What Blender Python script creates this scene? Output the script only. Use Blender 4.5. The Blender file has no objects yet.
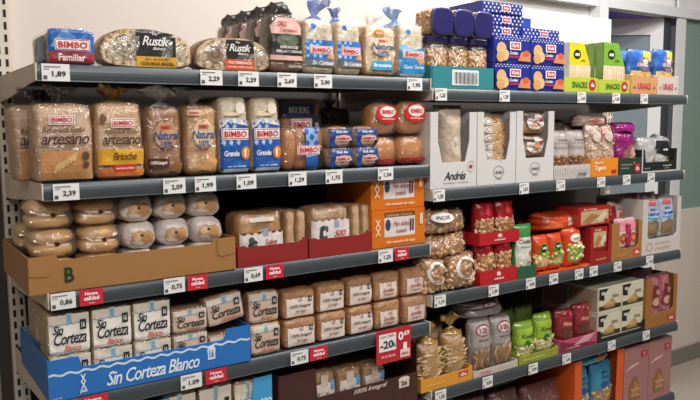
import bpy, bmesh, math, random
from mathutils import Vector, Matrix, noise, Euler
from mathutils.bvhtree import BVHTree
R = random.Random(7)
S = bpy.context.scene
COL = S.collection
PI = math.pi
# ------------------------------------------------------------------ camera, world, lights, exposure
H = 1.50                                  # eye height above the floor (metres)
CX, CY, YAW, PITCH, ROLL, FPX = -0.2832, -1.4952, 0.5982, 0.1058, -0.0086, 708.07
CAM = Vector((CX, CY, H))
_fw = Vector((math.sin(YAW)*math.cos(PITCH), math.cos(YAW)*math.cos(PITCH), -math.sin(PITCH)))
_r = Vector((math.cos(YAW), -math.sin(YAW), 0)); _u = _r.cross(_fw)
_r2 = _r*math.cos(ROLL)+_u*math.sin(ROLL); _u2 = -_r*math.sin(ROLL)+_u*math.cos(ROLL)
cd = bpy.data.cameras.new('camera'); cam = bpy.data.objects.new('camera', cd); COL.objects.link(cam)
cam.matrix_world = Matrix(((_r2.x, _u2.x, -_fw.x, CX), (_r2.y, _u2.y, -_fw.y, CY), (_r2.z, _u2.z, -_fw.z, H), (0, 0, 0, 1)))
cd.sensor_width = 36; cd.lens = FPX/700*36; cd.clip_start = .05; cd.clip_end = 50
S.camera = cam
W = bpy.data.worlds.new('store_air'); S.world = W; W.use_nodes = True
W.node_tree.nodes['Background'].inputs[0].default_value = (1.0, .97, .96, 1)
W.node_tree.nodes['Background'].inputs[1].default_value = .08
def area(name, loc, rot, sx, sy, power, col=(1, .975, .96)):
    l = bpy.data.lights.new(name, 'AREA'); l.shape = 'RECTANGLE'; l.size = sx; l.size_y = sy
    l.energy = power; l.color = col
    o = bpy.data.objects.new(name, l); COL.objects.link(o); o.location = loc; o.rotation_euler = rot
    return o
area('ceiling_tube_light', (1.9, -.75, 2.95), (math.radians(8), 0, 0), 2.6, .35, 50)
area('ceiling_tube_light', (2.1, -.10, 2.95), (0, 0, 0), 1.8, .30, 44)
area('ceiling_tube_light', (-.2, -2.2, 2.95), (math.radians(25), 0, 0), 2.6, .35, 54)
S.view_settings.view_transform = 'Standard'; S.view_settings.look = 'None'
S.view_settings.gamma = 1; S.view_settings.use_curve_mapping = False
S.view_settings.exposure = 0.02

# ------------------------------------------------------------------ authoring helpers: real X / Z positions on a known plane
def XA(px, Y, Z):
    k = (px-350)/FPX; a = _r2-_fw*k
    return CX-((Y-CY)*a.y+(Z-H)*a.z)/a.x
def ZA(py, X, Y):
    k = -(py-200)/FPX; a = _u2-_fw*k
    return H-((X-CX)*a.x+(Y-CY)*a.y)/a.z

# ------------------------------------------------------------------ materials
def lin(h):
    h = h.lstrip('#'); h = ''.join(c*2 for c in h) if len(h) == 3 else h
    v = [int(h[i:i+2], 16)/255 for i in (0, 2, 4)]
    return tuple((c/12.92 if c <= .04045 else ((c+.055)/1.055)**2.4) for c in v)+(1,)
_M = {}
def mat(hexc, rough=.5, coat=0, bump=0, bscale=40, var=0, metal=0, name=None, vscale=30):
    key = (hexc, rough, coat, bump, bscale, var, metal)
    if key in _M: return _M[key]
    m = bpy.data.materials.new(name or 'mat_'+hexc.strip('#')); m.use_nodes = True
    nt = m.node_tree; b = nt.nodes['Principled BSDF']; c = lin(hexc)
    b.inputs['Base Color'].default_value = c; b.inputs['Roughness'].default_value = rough
    b.inputs['Metallic'].default_value = metal
    b.inputs['Coat Weight'].default_value = coat; b.inputs['Coat Roughness'].default_value = .12
    tc = nt.nodes.new('ShaderNodeTexCoord')
    if var:
        n = nt.nodes.new('ShaderNodeTexNoise'); n.inputs['Scale'].default_value = vscale; n.inputs['Detail'].default_value = 4
        nt.links.new(tc.outputs['Object'], n.inputs['Vector'])
        r = nt.nodes.new('ShaderNodeValToRGB'); r.color_ramp.elements[0].position = .3; r.color_ramp.elements[1].position = .7
        r.color_ramp.elements[0].color = tuple(x*(1-var) for x in c[:3])+(1,)
        r.color_ramp.elements[1].color = tuple(min(1, x*(1+var*.6)) for x in c[:3])+(1,)
        nt.links.new(n.outputs['Fac'], r.inputs['Fac']); nt.links.new(r.outputs['Color'], b.inputs['Base Color'])
    if bump:
        n2 = nt.nodes.new('ShaderNodeTexNoise'); n2.inputs['Scale'].default_value = bscale; n2.inputs['Detail'].default_value = 3
        n2.inputs['Distortion'].default_value = 1.2
        nt.links.new(tc.outputs['Object'], n2.inputs['Vector'])
        bp = nt.nodes.new('ShaderNodeBump'); bp.inputs['Strength'].default_value = bump; bp.inputs['Distance'].default_value = .01
        nt.links.new(n2.outputs['Fac'], bp.inputs['Height'])
        nt.links.new(bp.outputs['Normal'], b.inputs['Normal']); nt.links.new(bp.outputs['Normal'], b.inputs['Coat Normal'])
    _M[key] = m
    return m
def bread(crumb, crust, coat=.8, speck=0):
    """crumb on the cut faces (front/back), crust with slice lines on the other sides, under glossy wrapping"""
    key = ('bread', crumb, crust, coat, speck)
    if key in _M: return _M[key]
    m = bpy.data.materials.new('bread'); m.use_nodes = True; nt = m.node_tree; N = nt.nodes; L = nt.links
    b = N['Principled BSDF']; b.inputs['Roughness'].default_value = .55
    b.inputs['Coat Weight'].default_value = coat; b.inputs['Coat Roughness'].default_value = .08
    tc = N.new('ShaderNodeTexCoord')
    sp = N.new('ShaderNodeSeparateXYZ'); L.new(tc.outputs['Normal'], sp.inputs[0])
    ab = N.new('ShaderNodeMath'); ab.operation = 'ABSOLUTE'; L.new(sp.outputs['Y'], ab.inputs[0])
    rp = N.new('ShaderNodeMapRange'); rp.inputs['From Min'].default_value = .72; rp.inputs['From Max'].default_value = .93
    L.new(ab.outputs[0], rp.inputs['Value'])
    mx = N.new('ShaderNodeMixRGB'); mx.inputs[1].default_value = lin(crust); mx.inputs[2].default_value = lin(crumb)
    L.new(rp.outputs[0], mx.inputs[0])
    n = N.new('ShaderNodeTexNoise'); n.inputs['Scale'].default_value = 90 if speck else 45; n.inputs['Detail'].default_value = 5
    L.new(tc.outputs['Object'], n.inputs['Vector'])
    r = N.new('ShaderNodeValToRGB'); r.color_ramp.elements[0].position = .38 if speck else .3
    r.color_ramp.elements[0].color = (.35, .28, .2, 1) if speck else (.72, .62, .5, 1)
    r.color_ramp.elements[1].position = .52 if speck else .65; r.color_ramp.elements[1].color = (1, 1, 1, 1)
    L.new(n.outputs['Fac'], r.inputs['Fac'])
    m2 = N.new('ShaderNodeMixRGB'); m2.blend_type = 'MULTIPLY'; m2.inputs[0].default_value = 1
    L.new(mx.outputs[0], m2.inputs[1]); L.new(r.outputs[0], m2.inputs[2]); L.new(m2.outputs[0], b.inputs['Base Color'])
    n2 = N.new('ShaderNodeTexNoise'); n2.inputs['Scale'].default_value = 20; n2.inputs['Distortion'].default_value = 3; n2.inputs['Detail'].default_value = 4
    L.new(tc.outputs['Object'], n2.inputs['Vector'])
    bp = N.new('ShaderNodeBump'); bp.inputs['Strength'].default_value = .9; bp.inputs['Distance'].default_value = .014
    L.new(n2.outputs['Fac'], bp.inputs['Height']); L.new(bp.outputs['Normal'], b.inputs['Coat Normal'])
    b2 = N.new('ShaderNodeBump'); b2.inputs['Strength'].default_value = .35; b2.inputs['Distance'].default_value = .01; L.new(n2.outputs['Fac'], b2.inputs['Height']); L.new(b2.outputs['Normal'], b.inputs['Normal'])
    _M[key] = m
    return m
def film(hexc='#ffffff', opac=.12, gloss=.18, rough=.12):
    key = ('film', hexc, opac, gloss)
    if key in _M: return _M[key]
    m = bpy.data.materials.new('clear_film'); m.use_nodes = True; nt = m.node_tree; N = nt.nodes; L = nt.links
    for x in list(N): N.remove(x)
    out = N.new('ShaderNodeOutputMaterial'); t = N.new('ShaderNodeBsdfTransparent'); g = N.new('ShaderNodeBsdfGlossy')
    d = N.new('ShaderNodeBsdfDiffuse'); d.inputs[0].default_value = lin(hexc); g.inputs['Roughness'].default_value = rough
    tc = N.new('ShaderNodeTexCoord'); n = N.new('ShaderNodeTexNoise'); n.inputs['Scale'].default_value = 30; n.inputs['Distortion'].default_value = 2.5
    L.new(tc.outputs['Object'], n.inputs['Vector'])
    bp = N.new('ShaderNodeBump'); bp.inputs['Strength'].default_value = .7; bp.inputs['Distance'].default_value = .015
    L.new(n.outputs['Fac'], bp.inputs['Height']); L.new(bp.outputs['Normal'], g.inputs['Normal'])
    a = N.new('ShaderNodeMixShader'); a.inputs[0].default_value = opac; L.new(t.outputs[0], a.inputs[1]); L.new(d.outputs[0], a.inputs[2])
    c = N.new('ShaderNodeMixShader'); c.inputs[0].default_value = gloss; L.new(a.outputs[0], c.inputs[1]); L.new(g.outputs[0], c.inputs[2])
    L.new(c.outputs[0], out.inputs[0])
    _M[key] = m
    return m
def ink(hexc, coat=.4): return mat(hexc, .42, coat, .25, 28)

# ------------------------------------------------------------------ objects
def link(name, me, parent=None, loc=None):
    o = bpy.data.objects.new(name, me); COL.objects.link(o)
    if parent: o.parent = parent
    if loc: o.location = loc
    return o
def thing(name, label, cat, group=None, loc=(0, 0, 0), rot=(0, 0, 0)):
    o = bpy.data.objects.new(name, None); COL.objects.link(o); o.empty_display_size = .02
    o['label'] = label; o['category'] = cat
    if group: o['group'] = group
    o.location = loc; o.rotation_euler = rot
    return o
def dup(root, label, loc, rot=None):
    def cp(o, par):
        c = o.copy(); COL.objects.link(c)
        if par: c.parent = par
        for ch in o.children: cp(ch, c)
        return c
    r = cp(root, None); r['label'] = label; r.location = loc
    if rot is not None: r.rotation_euler = rot
    return r
def mesh(bm, mats, smooth=False):
    me = bpy.data.meshes.new('m'); bm.normal_update(); bm.to_mesh(me); bm.free()
    for m in (mats if isinstance(mats, (list, tuple)) else [mats]): me.materials.append(m)
    if smooth: me.polygons.foreach_set('use_smooth', [True]*len(me.polygons))
    return me
def bvh_of(me): return BVHTree.FromPolygons([v.co for v in me.vertices], [tuple(p.vertices) for p in me.polygons])

def bx(bm, x0, x1, y0, y1, z0, z1, mi=0, bev=0):
    vs = [bm.verts.new((x, y, z)) for x in (x0, x1) for y in (y0, y1) for z in (z0, z1)]
    fs = [bm.faces.new([vs[i] for i in q]) for q in ((0, 1, 3, 2), (4, 6, 7, 5), (0, 4, 5, 1), (2, 3, 7, 6), (0, 2, 6, 4), (1, 5, 7, 3))]
    for f in fs: f.material_index = mi
    if bev:
        es = list({e for f in fs for e in f.edges})
        bmesh.ops.bevel(bm, geom=es, offset=bev, segments=2, affect='EDGES')
def prism(bm, pts, y0, y1, axis='y', mi=0):
    """polygon pts in (x,z) extruded along y (axis 'y'), or in (y,z) extruded along x (axis 'x')"""
    def P(p, t): return (p[0], t, p[1]) if axis == 'y' else (t, p[0], p[1])
    a = [bm.verts.new(P(p, y0)) for p in pts]; b = [bm.verts.new(P(p, y1)) for p in pts]
    n = len(pts); fs = [bm.faces.new(a), bm.faces.new(list(reversed(b)))]
    for i in range(n): fs.append(bm.faces.new([a[i], b[i], b[(i+1) % n], a[(i+1) % n]]))
    for f in fs: f.material_index = mi
    return fs
def fixn(bm): bmesh.ops.recalc_face_normals(bm, faces=bm.faces[:])

def soft_box(w, d, h, r=.012, n=9, amp=.0015, seed=0, tap=0, bulge=.0, dome=0, sag=0, nf=28, front_tap=0):
    """closed soft-cornered box, origin at base centre of the FRONT face (y from 0 to d)"""
    bm = bmesh.new()
    idx = {}
    nx, ny, nz = n, max(3, int(n*d/max(w, h)+2)), max(4, int(n*h/w+1)) if h < w*2 else n*2
    nz = min(nz, 18)
    def vert(i, j, k):
        key = (i, j, k)
        if key in idx: return idx[key]
        s = lambda t, m: (2*t/m-1)
        # concentrate samples near edges
        f = lambda t: math.copysign(abs(t)**.75, t)
        p = Vector((f(s(i, nx))*w/2, f(s(j, ny))*d/2, f(s(k, nz))*h/2))
        rr = min(r, w/2.02, d/2.02, h/2.02)
        q = Vector((max(-w/2+rr, min(w/2-rr, p.x)), max(-d/2+rr, min(d/2-rr, p.y)), max(-h/2+rr, min(h/2-rr, p.z))))
        dv = p-q
        if dv.length > 1e-9: p = q+dv.normalized()*rr
        u, v, z = p.x/(w/2), p.y/(d/2), p.z/(h/2)
        if bulge:
            p.y += math.copysign(bulge*(1-u*u)*(1-z*z), v) if abs(v) > .5 else 0
            p.z += bulge*(1-u*u)*(1-v*v) if z > .5 else 0
            p.x += math.copysign(bulge*.5*(1-v*v)*(1-z*z), u) if abs(u) > .5 else 0
        t = (z+1)/2
        if tap: p.x *= 1-tap*t*t; p.y *= 1-tap*.8*t*t
        if front_tap: p.y *= 1-front_tap*t
        if dome and z > 0: p.z -= dome*abs(u)**2.5*t
        if sag and z > 0: p.z -= sag*(1-u*u)*t
        if amp:
            nz_ = noise.noise_vector(Vector((p.x*nf+seed*7.1, p.y*nf, p.z*nf)))
            k_ = 1 if z > -.95 else .1
            p += nz_*amp*k_
            p += noise.noise_vector(Vector((p.x*90+seed, p.y*90, p.z*60)))*amp*.35*k_
        p.y += d/2; p.z += h/2
        if p.z < 0: p.z = 0
        idx[key] = bm.verts.new(p); return idx[key]
    def quad(a, b, c, e):
        try: bm.faces.new((vert(*a), vert(*b), vert(*c), vert(*e)))
        except ValueError: pass
    for i in range(nx):
        for j in range(ny):
            quad((i, j, 0), (i, j+1, 0), (i+1, j+1, 0), (i+1, j, 0)); quad((i, j, nz), (i+1, j, nz), (i+1, j+1, nz), (i, j+1, nz))
        for k in range(nz):
            quad((i, 0, k), (i+1, 0, k), (i+1, 0, k+1), (i, 0, k+1)); quad((i, ny, k), (i, ny, k+1), (i+1, ny, k+1), (i+1, ny, k))
    for j in range(ny):
        for k in range(nz):
            quad((0, j, k), (0, j, k+1), (0, j+1, k+1), (0, j+1, k)); quad((nx, j, k), (nx, j+1, k), (nx, j+1, k+1), (nx, j, k+1))
    fixn(bm)
    return bm
def pillow(w, h, t, seed=0, amp=.002, pinch=.08, nu=14, nv=18, lean=0):
    """sealed bag standing on its lower edge: y centre at t/2, seams top and bottom"""
    bm = bmesh.new(); g = {}
    for s in (-1, 1):
        for i in range(nu+1):
            for j in range(nv+1):
                u = 2*i/nu-1; v = 2*j/nv-1
                if s == 1 and (i in (0, nu) or j in (0, nv)): g[(s, i, j)] = g[(-1, i, j)]; continue
                T = t/2*max(0, 1-abs(u)**2.6)**.6*max(0, 1-abs(v)**5)**.6
                vl = v; T *= (1.08-.25*vl) if v > 0 else 1.08
                x = u*w/2*(1-pinch*(1-abs(v)**3)*.6)*(1+.03*math.sin(9*v+seed)*abs(u))
                z = (v+1)/2*h
                y = t/2+s*T+lean*z
                e = (1-abs(u)**6)*(1-abs(v)**8)
                q = noise.noise_vector(Vector((x*35+seed*3.3, z*35, s*5)))*amp*e*2
                q += noise.noise_vector(Vector((x*100+seed*3.3, z*60, s*5)))*amp*e*.8
                g[(s, i, j)] = bm.verts.new((x+q.x, y+q.y, z+(0 if j == 0 else q.z)))
    for s in (-1, 1):
        for i in range(nu):
            for j in range(nv):
                bm.faces.new((g[(s, i, j)], g[(s, i+1, j)], g[(s, i+1, j+1)], g[(s, i, j+1)]))
    fixn(bm)
    return bm
def knot_bm(w, d, h, flare=.9, neck=.18, seed=0, nr=22, lean=(0, 0)):
    """gathered film above a bag: shoulders, tied neck, ruffled flare. origin at shoulder centre"""
    rs = random.Random(seed); bm = bmesh.new(); rings = []
    prof = [(0, 1), (.12, .8), (.25, .45), (.36, neck), (.42, neck*.9), (.5, neck*1.6), (.68, flare*.6), (.85, flare*.85), (1, flare)]
    ph = rs.random()*6
    for t, s in prof:
        ring = []
        for i in range(nr):
            a = 2*PI*i/nr
            ruf = 1+(.38*t)*math.sin(a*5+ph)*(1 if t > .4 else .4)+.40*t*rs.uniform(-1, 1)
            x = math.cos(a)*w/2*s*ruf+lean[0]*t*t; y = math.sin(a)*(d/2*min(1, s)*(ruf if t > .4 else 1))*(1 if t < .4 else w/d*.55)+lean[1]*t*t
            z = h*t*(1+.10*math.sin(a*3+ph)+(.16*rs.uniform(-1, 1) if t > .6 else 0))
            ring.append(bm.verts.new((x, y, max(z, 0))))
        rings.append(ring)
    for a, b in zip(rings, rings[1:]):
        for i in range(nr): bm.faces.new((a[i], a[(i+1) % nr], b[(i+1) % nr], b[i]))
    fixn(bm)
    return bm

# ------------------------------------------------------------------ print: flat lettering and shapes laid on a body's front
_T = {}
def text_geo(s, style):
    key = (s, style)
    if key in _T: return _T[key]
    cu = bpy.data.curves.new('t', 'FONT'); cu.body = s; cu.resolution_u = 2; cu.align_x = 'LEFT'
    if style == 's': cu.shear = .32; cu.space_character = .88; cu.offset = .012
    elif style == 'b': cu.offset = .028
    elif style == 'n': cu.offset = .008
    o = bpy.data.objects.new('t', cu); COL.objects.link(o)
    dg = bpy.context.evaluated_depsgraph_get(); dg.update()
    me = bpy.data.meshes.new_from_object(o.evaluated_get(dg))
    vs = [v.co.copy() for v in me.vertices]; fs = [tuple(p.vertices) for p in me.polygons]
    bpy.data.objects.remove(o); bpy.data.curves.remove(cu); bpy.data.meshes.remove(me)
    x0 = min(v.x for v in vs); x1 = max(v.x for v in vs); y0 = min(v.y for v in vs); y1 = max(v.y for v in vs)
    vs = [((v.x-x0)/(x1-x0)-.5, (v.y-y0)/(y1-y0)-.5) for v in vs]
    _T[key] = (vs, fs); return _T[key]
def printed(me_body, w, h, specs, d=0, side='front', base=.0016, step=.0002, cell=.007, name=None, z0=0):
    """build one mesh of print; u in -1..1 across, v in 0..1 up"""
    bv = bvh_of(me_body); mats = []; mi = {}
    V = []; F = []; MI = []; layer = 0
    def m_i(c):
        m = c if not isinstance(c, str) else ink(c)
        if m.name not in mi: mi[m.name] = len(mats); mats.append(m)
        return mi[m.name]
    def proj(x, z, off):
        if side == 'front':
            hit = bv.ray_cast(Vector((x, -1, z)), Vector((0, 1, 0)))
            if hit[0] is None or hit[0].y > .6*max(d, .02)+.02:
                near = bv.find_nearest(Vector((x, 0, z)))[0]; return (near.x, near.y-off, near.z)
            return (x, hit[0].y-off, z)
        if side == 'left':
            hit = bv.ray_cast(Vector((-2, x, z)), Vector((1, 0, 0)))
            if hit[0] is None:
                near = bv.find_nearest(Vector((-w/2, x, z)))[0]; return (near.x-off, near.y, near.z)
            return (hit[0].x-off, x, z)
        if side == 'top':
            hit = bv.ray_cast(Vector((x, z, 2)), Vector((0, 0, -1)))
            if hit[0] is None:
                near = bv.find_nearest(Vector((x, z, h)))[0]; return (near.x, near.y, near.z+off)
            return (x, z, hit[0].z+off)
    def U(u, v):
        if side == 'front': return (u*w/2, z0+v*h)
        if side == 'left': return (d/2-u*d/2, v*h)
        return (u*w/2, v*d)
    def add2d(pts, faces, c, off):
        k = len(V); V.extend(proj(p[0], p[1], off) for p in pts)
        for f in faces: F.append(tuple(k+i for i in f)); MI.append(m_i(c))
    def grid(u0, v0, u1, v1, c, off, rr=0):
        a = U(u0, v0); b = U(u1, v1)
        nx = max(1, int(abs(b[0]-a[0])/cell)); nz = max(1, int(abs(b[1]-a[1])/cell))
        pts = [(a[0]+(b[0]-a[0])*i/nx, a[1]+(b[1]-a[1])*j/nz) for j in range(nz+1) for i in range(nx+1)]
        fs = [(j*(nx+1)+i, j*(nx+1)+i+1, (j+1)*(nx+1)+i+1, (j+1)*(nx+1)+i) for j in range(nz) for i in range(nx)]
        add2d(pts, fs, c, off)
    def poly(pts, c, off):
        b2 = bmesh.new(); f = b2.faces.new([b2.verts.new((p[0], p[1], 0)) for p in pts])
        bmesh.ops.triangulate(b2, faces=[f])
        for _ in range(3):
            es = [e for e in b2.edges if e.calc_length() > cell*1.6]
            if not es: break
            bmesh.ops.subdivide_edges(b2, edges=es, cuts=1); bmesh.ops.triangulate(b2, faces=b2.faces[:])
        b2.verts.index_update()
        add2d([(v.co.x, v.co.y) for v in b2.verts], [tuple(v.index for v in f.verts) for f in b2.faces], c, off); b2.free()
    def txt(s, u, v, wu, hv, c, st, off, rot=0):
        off += .0008
        vs, fs = text_geo(s, st); cx, cz = U(u, v); a = U(u-wu/2, v-hv/2); b = U(u+wu/2, v+hv/2)
        sx, sz = b[0]-a[0], b[1]-a[1]; ca, sa = math.cos(rot), math.sin(rot)
        add2d([(cx+p[0]*sx*ca-p[1]*sz*sa, cz+p[0]*sx*sa+p[1]*sz*ca) for p in vs], fs, c, off)
    def ell(u, v, ru, rv, c, off, n=20, a0=0):
        poly([U(u+ru*math.cos(2*PI*i/n+a0), v+rv*math.sin(2*PI*i/n+a0)) for i in range(n)], c, off)
    def ring(u, v, ru, rv, th, c, off, n=28):
        P = [U(u+ru*math.cos(2*PI*i/n), v+rv*math.sin(2*PI*i/n)) for i in range(n)]
        Q = [U(u+ru*(1-th)*math.cos(2*PI*i/n), v+rv*(1-th)*math.sin(2*PI*i/n)) for i in range(n)]
        add2d(P+Q, [(i, (i+1) % n, n+(i+1) % n, n+i) for i in range(n)], c, off)
    for sp in specs:
        off = base+step*layer; layer += 1; k = sp[0]
        if k == 'r': grid(sp[1], sp[2], sp[3], sp[4], sp[5], off)
        elif k == 't': txt(sp[1], sp[2], sp[3], sp[4], sp[5], sp[6], sp[7] if len(sp) > 7 else 'n', off, sp[8] if len(sp) > 8 else 0)
        elif k == 'e': ell(sp[1], sp[2], sp[3], sp[4], sp[5], off)
        elif k == 'o': ring(sp[1], sp[2], sp[3], sp[4], sp[5], sp[6], off)
        elif k == 'p': poly([U(*q) for q in sp[1]], sp[2], off)
        elif k == 'L':    # red lettering in a white, red-edged plate
            u, v, wu, hv = sp[1:5]
            grid(u-wu/2-.03, v-hv/2-.01, u+wu/2+.03, v+hv/2+.01, '#f4efe9', off)
            grid(u-wu/2, v-hv/2, u+wu/2, v+hv/2, '#c4202b', off+step)
            grid(u-wu/2+.03, v-hv/2+hv*.09, u+wu/2-.03, v+hv/2-hv*.09, '#f6f1ea', off+2*step)
            txt(sp[5] if len(sp) > 5 else 'BIMBO', u, v, wu*.86, hv*.62, '#c4202b', 'b', off+3*step); layer += 3
        elif k == 'w':    # wavy line u0,u1,v,amp,thick,n,color
            _, u0, u1, v, am, th, nn, c = sp; q = nn*8
            P = [U(u0+(u1-u0)*i/q, v+am*math.sin(2*PI*i/8)) for i in range(q+1)]; Q = [U(u0+(u1-u0)*i/q, v+th+am*math.sin(2*PI*i/8)) for i in range(q+1)]
            add2d(P+Q, [(i, i+1, q+2+i, q+1+i) for i in range(q)], c, off)
        elif k == 'z':    # scalloped area from v down to v0: u0,u1,v0,v,amp,n,color
            _, u0, u1, v0, v, am, nn, c = sp; q = nn*6
            P = [U(u0+(u1-u0)*i/q, v0) for i in range(q+1)]; Q = [U(u0+(u1-u0)*i/q, v+am*abs(math.sin(PI*i/6))) for i in range(q+1)]
            rows = 4; pts = []
            for a in range(rows+1): pts += [(P[i][0], P[i][1]+(Q[i][1]-P[i][1])*a/rows) for i in range(q+1)]
            add2d(pts, [(a*(q+1)+i, a*(q+1)+i+1, (a+1)*(q+1)+i+1, (a+1)*(q+1)+i) for a in range(rows) for i in range(q)], c, off)
        elif k == 'g':    # gingham: rotated light squares inside u0,v0,u1,v1
            _, u0, v0, u1, v1, c1, nn = sp
            for a in range(nn):
                for b_ in range(nn):
                    if (a+b_) % 2: continue
                    cu_, cv = u0+(u1-u0)*(a+.5)/nn, v0+(v1-v0)*(b_+.5)/nn; du, dv = (u1-u0)/nn*.62, (v1-v0)/nn*.62
                    poly([U(cu_-du, cv-.2*dv), U(cu_+.2*du, cv-dv), U(cu_+du, cv+.2*dv), U(cu_-.2*du, cv+dv)], c1, off)
    me = bpy.data.meshes.new('print'); me.from_pydata(V, [], F)
    for m in mats: me.materials.append(m)
    me.polygons.foreach_set('material_index', MI)
    # faces towards the outside
    bm = bmesh.new(); bm.from_mesh(me); bm.normal_update()
    ax = {'front': (1, -1), 'left': (0, -1), 'top': (2, 1)}[side]
    for f in bm.faces:
        if f.normal[ax[0]]*ax[1] < 0: f.normal_flip()
    bm.to_mesh(me); bm.free()
    return me

# ------------------------------------------------------------------ loose pieces seen inside clear bags
def capsule(L, r, bend=0, seg=6, rings=5):
    vs = []; fs = []
    for i in range(rings+1):
        t = i/rings; a = PI*t
        rr = r*math.sin(max(.25, min(PI-.25, a)))**.5 if 0 < i < rings else r*.35
        z = (t-.5)*L; off = bend*(1-(2*t-1)**2)
        for k in range(seg): vs.append((off+rr*math.cos(2*PI*k/seg), rr*math.sin(2*PI*k/seg), z))
    for i in range(rings):
        for k in range(seg): fs.append((i*seg+k, i*seg+(k+1) % seg, (i+1)*seg+(k+1) % seg, (i+1)*seg+k))
    fs.append(tuple(range(seg-1, -1, -1))); fs.append(tuple(range(rings*seg, rings*seg+seg)))
    return vs, fs
def pieces(me_body, w, h, n, tmpl, cols, reg=(-.9, .05, .9, .95), seed=0, align=None, sink=.6, d=.05, rad=.004):
    bv = bvh_of(me_body); rs = random.Random(seed); V = []; F = []; MI = []
    mats = [mat(c, .5, .5, 0) for c in cols]
    vs, fs = tmpl; N = int(math.sqrt(n)*1.1)+1; cnt = 0
    cells = [(i, j) for i in range(N) for j in range(N)]; rs.shuffle(cells)
    for (i, j) in cells[:n]:
        u = reg[0]+(reg[2]-reg[0])*(i+rs.random())/N; v = reg[1]+(reg[3]-reg[1])*(j+rs.random())/N
        hit = bv.ray_cast(Vector((u*w/2, -1, v*h)), Vector((0, 1, 0)))
        if hit[0] is None: continue
        th = rs.gauss(0, .3) if align == 'up' else PI/2+rs.gauss(0, .45) if align == 'side' else rs.uniform(0, 2*PI)
        rot = Euler((rs.uniform(-.12, .12) if align else rs.uniform(-.3, .3), 0, 0)).to_matrix() @ Euler((0, th, 0)).to_matrix() @ Euler((0, 0, rs.uniform(0, 6))).to_matrix()
        c = hit[0]+Vector((0, rad*sink+rs.uniform(0, rad*.8), 0)); k = len(V); sc = rs.uniform(.8, 1.05)
        V.extend(tuple(c+rot @ Vector(p)*sc) for p in vs); m_ = rs.randrange(len(cols))
        for f in fs: F.append(tuple(k+q for q in f)); MI.append(m_)
    me = bpy.data.meshes.new('pieces'); me.from_pydata(V, [], F)
    for m in mats: me.materials.append(m)
    me.polygons.foreach_set('material_index', MI); me.polygons.foreach_set('use_smooth', [True]*len(F))
    return me
def stuff(o): o['kind'] = 'stuff'; return o

# ------------------------------------------------------------------ shelf data (heights above the floor)
ZL = [H+.1245, H-.1111, H-.3310, H-.5561, H-.785]
ZR = [H+.0989, H-.1806, H-.4823, H-.7621, H-1.045]
LIP = .0345; XL0, XL1, XR0, XR1 = 0.0, 1.0, 1.0104, 2.2542
FY = .012                                  # usual front line of the goods
def span(a, b, Z, h=.06, Y=FY):
    """px edges -> (centre x, width)"""
    x0, x1 = XA(a, Y, Z+h/2), XA(b, Y, Z+h/2)
    return (x0+x1)/2, (x1-x0)
def hgt(py, X, Z, Y=FY): return ZA(py, X, Y)-Z
# ------------------------------------------------------------------ the setting
def struct(name, bm, m, smooth=False):
    fixn(bm); o = link(name, mesh(bm, m, smooth)); o['kind'] = 'structure'; return o
cream = mat('#d9cdbb', .55, 0, .02, 200, name='cream_powder_coat')
white_al = mat('#d8d9d8', .35, 0, name='white_aluminium')
bm = bmesh.new(); bx(bm, -4, 8, -6, 3, -.05, 0); 
floor_m = mat('#a89c8d', .35, .15, .03, 30, .12, vscale=3, name='floor_tiles'); struct('floor', bm, floor_m)
bm = bmesh.new(); bx(bm, -.035, 1.005, .475, .495, .12, ZL[0]+.001); bx(bm, 1.005, 2.455, .475, .495, .12, ZR[0]+.001); struct('wall_back_lower', bm, mat('#3e3833', .7, 0, name='shade_painted_back_panel'))  # panel colour darkened to paint in the shade between the shelves
bm = bmesh.new(); bx(bm, -.035, 1.005, .475, .495, ZL[0]+.001, ZA(19.5, 2.455, .475)); bx(bm, 1.005, 2.455, .475, .495, ZR[0]+.001, ZA(19.5, 2.455, .475)); struct('wall_back', bm, mat('#dcd0c4', .6, 0, name='back_panel'))
# partition behind: lower wall, frame, panes
WY = .90
def wx(px, py): return XA(px, WY, ZA(py, 3.0, WY))
def PX(px, z): return XA(px, WY, z)
p0 = PX(674.5, 1.8); p1 = PX(682.5, 1.8)
zlow = ZA(209, PX(690, 1.4), WY)
bm = bmesh.new(); bx(bm, p0, 7, WY, WY+.08, 0, zlow); struct('wall_partition', bm, mat('#d3c8bb', .6, 0, name='lower_wall'))
bm = bmesh.new(); bx(bm, p0, 7, WY-.014, WY, 0, .10); struct('baseboard_partition', bm, mat('#7d7a72', .5))
q0 = PX(592.5, 1.8); q1 = PX(600.5, 1.8)
zb1 = ZA(17.5, p0, WY); zb0 = ZA(-1.5, q1, WY)
zb0 = ZA(8, p0, WY)
bm = bmesh.new(); bx(bm, 1.2, 7, WY-.02, WY+.06, zb1, zb0); struct('trim_1', bm, white_al)
bm = bmesh.new(); bx(bm, p0, p1, WY-.012, WY+.0, zlow, 3.1); struct('trim_2', bm, white_al)
bm = bmesh.new(); bx(bm, q0, q1, WY-.04, WY+.06, .4, 3.1); struct('trim_3', bm, white_al)
bm = bmesh.new(); bx(bm, p1, 7, WY+.01, WY+.03, zlow, zb1); struct('window_1', bm, mat('#82988f', .3, .2, name='teal_pane'))
bm = bmesh.new(); bx(bm, -3, 7, WY+.03, WY+.05, zb0, 3.1); struct('wall_upper', bm, mat('#e4e2de', .6))
bm = bmesh.new(); bx(bm, -3, q0, WY+.03, WY+.05, 0, zb0); struct('wall_behind_shelves', bm, mat('#dcdad6', .6))
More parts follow.
